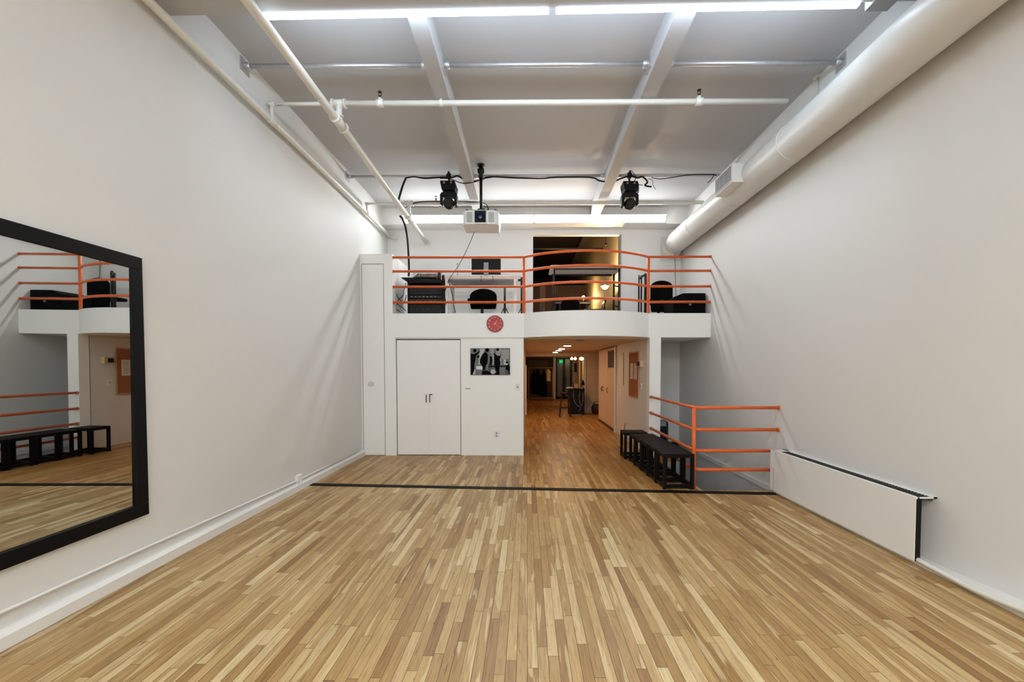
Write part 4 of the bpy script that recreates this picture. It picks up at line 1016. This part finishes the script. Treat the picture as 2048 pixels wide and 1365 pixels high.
# folded frame, tall chair, case
yk = 8.3; q0, q1 = at(1280, 551, Y=yk), at(1294, 546, Y=yk)
t = thing('folded_table_frame', ((q0.x + q1.x) / 2, yk, ZLO), 'folded black metal frame standing behind the orange post', 'metal frame')
for a in (at(1278, 551, Y=yk), at(1283, 551, Y=yk)): MB().tube([(a.x, yk, ZLO), (a.x, yk, a.z)], .016, 8).build('tube_leg', M_['bmetal'], t)
h = MB(); h.tube([(q0.x, yk, q0.z - .06), (q1.x, yk + .1, q1.z)], .02, 8); h.build('diagonal', M_['bmetal'], t)
MB().tube([(q1.x, yk + .1, ZLO), (q1.x, yk + .1, q1.z + .0)], .026, 8).build('post', M_['bmetal'], t)
yk = 8.5; q = at(1322, 561, Y=yk); wd = at(1344, 590, Y=yk).x - at(1300, 590, Y=yk).x
office_chair(q.x, yk + .15, at(1322, 561, Y=yk - .07).z, wd, .62, 'high-backed black office chair on the loft beside the black case', 'high_back_chair', -1, False)
yk = 7.78; x0, x1, xm2 = at(1347, 600, Y=yk).x, XR - .03, at(1367, 586, Y=yk).x
zq, zq2 = at(1390, 586.5, Y=yk).z, at(1347, 594.5, Y=yk).z
t = thing('equipment_case', ((x0 + x1) / 2, 8.0, ZLO), 'large black equipment case on the loft near the wall', 'case')
h = MB(); h.prism([(x0, ZLO), (x1, ZLO), (x1, zq), (xm2, zq), (x0, zq2)], 'y', yk, yk + .55); h.build('body', M_['blackf'], t, .01)
bx((x0 + x1) / 2 - .01, (x0 + x1) / 2 + .03, yk - .012, yk, ZLO + .22, ZLO + .25).build('latch', M_['greym'], t)
h = MB(); h.box(x0, x1, yk - .004, yk, zq2 - .07, zq2 - .062); h.build('lid_seam', M_['greyd'], t)

# ------------------------------------------------------------------ room behind the loft opening
YU = 23.4; XU = 2.3
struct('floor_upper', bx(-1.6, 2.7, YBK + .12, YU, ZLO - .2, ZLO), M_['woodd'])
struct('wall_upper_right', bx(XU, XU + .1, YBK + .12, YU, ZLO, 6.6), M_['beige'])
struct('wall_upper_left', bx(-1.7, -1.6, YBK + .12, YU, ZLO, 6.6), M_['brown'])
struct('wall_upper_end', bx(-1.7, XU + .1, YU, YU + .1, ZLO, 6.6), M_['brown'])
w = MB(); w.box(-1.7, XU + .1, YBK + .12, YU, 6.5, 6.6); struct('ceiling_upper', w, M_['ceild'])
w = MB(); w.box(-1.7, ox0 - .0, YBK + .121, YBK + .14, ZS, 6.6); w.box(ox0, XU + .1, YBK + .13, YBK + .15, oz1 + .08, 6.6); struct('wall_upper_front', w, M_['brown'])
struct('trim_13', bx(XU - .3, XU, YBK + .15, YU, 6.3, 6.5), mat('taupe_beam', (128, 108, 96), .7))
qp = at(1100, 498, Y=13.0); w = MB(); w.tube([(-1.6, 13, qp.z), (XU, 13, qp.z)], .03, 10)
tag(w.build('ceiling_pipe', M_['greyd']), 'thin grey pipe crossing the dark room beyond the loft opening', 'pipe')
# dark partition and timber panel in the room behind
yp2 = 16.6
w = MB(); w.box(-1.6, at(1178, 590, Y=yp2).x, yp2, yp2 + .08, ZLO, at(1150, 571, Y=yp2).z); struct('wall_partition', w, M_['brown'])
q = at(1085, 600, Y=14.5); tag(bx(q.x - .09, q.x + .09, 14.4, 14.6, ZLO, at(1085, 574, Y=14.5).z).build('pedestal', mat('taupe', (120, 104, 94), .6)), 'pale square pedestal in the dim room beyond the loft opening', 'pedestal')
yl = 10.5; q = at(1210, 573, Y=yl)
t = thing('floor_lamp', (q.x, yl, ZLO), 'glowing torchiere floor lamp in the room beyond the loft', 'floor lamp')
MB().tube([(q.x, yl, ZLO + .02), (q.x, yl, q.z - .09)], .012, 8).build('pole', M_['bmetal'], t)
MB().lathe((q.x, yl, ZLO), [(.13, 0), (.13, .02), (.02, .03)], 'z', 18).build('base', M_['bmetal'], t)
MB().lathe((q.x, yl, q.z), [(.02, -.07), (.05, -.06), (.1, .0), (.092, .0), (.045, -.05), (.001, -.055)], 'z', 20).build('bowl', emis('lamp_bowl_glow', (255, 214, 150), 12), t)
MB().sphere((q.x, yl, q.z - .008), .035, None, (1, 1, 1), 12).build('bulb', E_lamp, t)
q = at(1167, 595, Y=14.5); t = thing('table_lamp', (q.x, 14.5, q.z - .12), 'small glowing lamp on the table in the room beyond the loft', 'lamp')
MB().sphere((q.x, 14.5, q.z), .045, None, (1, 1, 1.1), 12).build('bulb_shade', emis('little_lamp', (255, 215, 150), 380), t)
zt_ = at(1150, 604, Y=12.0).z
MB().tube([(q.x, 14.5, q.z - .06), (q.x, 14.5, at(1167, 606, Y=14.5).z)], .015, 8).build('stem', M_['brass'], t)
x0, x1 = at(1108, 604, Y=12.4).x, at(1182, 604, Y=12.4).x; zt_ = at(1150, 604.5, Y=12.4).z
t = thing('meeting_table', ((x0 + x1) / 2, 13.4, ZLO), 'dark meeting table in the room beyond the loft opening', 'table')
bx(x0, x1, 12.4, 14.7, zt_ - .05, zt_).build('tabletop', mat('grey_table', (96, 92, 98), .35), t, .004)
bx(x0 + .05, x1 - .3, 12.5, 12.53, ZLO, zt_ - .05).build('modesty_panel', M_['blackp'], t)
for a in (x0 + .08, x1 - .14):
    for b_ in (12.5, 14.5): bx(a, a + .06, b_, b_ + .06, ZLO, zt_ - .05).build('leg', M_['blackp'], t)
x = at(1141, 600, Y=11.4).x
office_chair(x, 11.6, at(1141, 597, Y=11.4).z, .5, .55, 'black office chair turned away at the meeting table beyond the loft', face=-1, arms=False)
def wood_chair(x, y, rz, label):
    t = thing('wooden_armchair', (x, y, ZLO), label, 'chair', 'wooden armchairs at the meeting table')
    h = MB()
    h.box(x - .24, x + .24, y - .23, y + .23, ZLO + .4, ZLO + .45); h.build('seat', M_['woodd'], t, .01)
    Rr = Matrix.Rotation(-.25, 3, 'X')
    h = MB()
    for k in range(5): xx = x - .2 + k * .1; h.box(xx - .02, xx + .02, y + .22, y + .25, ZLO + .42, ZLO + .9, None, Rr, Vector((x, y + .22, ZLO + .42)))
    h.box(x - .24, x + .24, y + .215, y + .255, ZLO + .86, ZLO + .94, None, Rr, Vector((x, y + .22, ZLO + .42))); h.build('slatted_back', M_['woodd'], t)
    for s in (-1, 1):
        for sy in (-1, 1): h = MB(); h.tube([(x + s * .22, y + sy * .2, ZLO), (x + s * .22, y + sy * .2, ZLO + (.66 if sy < 0 else .45))], .02, 6); h.build('leg', M_['woodd'], t)
        h = MB(); h.box(x + s * .22 - .025, x + s * .22 + .025, y - .24, y + .25, ZLO + .64, ZLO + .67); h.build('armrest', M_['woodd'], t)
    t.rotation_euler.z = rz
    return t
x = at(1184, 600, Y=11.6).x
wc = wood_chair(x, 11.7, -PI / 2, 'wooden slat-back armchair nearest the floor lamp in the room beyond')
c = dup(wc); c.location = (at(1174, 600, Y=12.9).x + .25, 12.9, ZLO); c['label'] = 'wooden slat-back armchair deeper in, alongside the meeting table'
c = dup(wc); c.location = (at(1078, 600, Y=12.2).x, 12.2, ZLO); c.rotation_euler.z = PI / 2; c['label'] = 'wooden armchair on the dim side of the meeting table, before the pedestal'
q = at(1211.5, 489, Y=10.2); h = MB(); h.tube([(q.x, 10.2, q.z + .3), (q.x, 10.2, q.z + .03)], .008, 6); h.sphere((q.x, 10.2, q.z), .03)
h2 = h.build('pendant_sprinkler', M_['copper']); tag(h2, 'small dark pendant sprinkler beyond the top of the loft opening', 'sprinkler')

# ------------------------------------------------------------------ world and view
wd_ = bpy.data.worlds.new('world'); SC.world = wd_; wd_.use_nodes = True
wd_.node_tree.nodes['Background'].inputs[0].default_value = (.05, .05, .05, 1); wd_.node_tree.nodes['Background'].inputs[1].default_value = .2
SC.view_settings.view_transform = 'Standard'; SC.view_settings.look = 'None'; SC.view_settings.gamma = 1
SC.view_settings.use_curve_mapping = False; SC.view_settings.exposure = 0.61
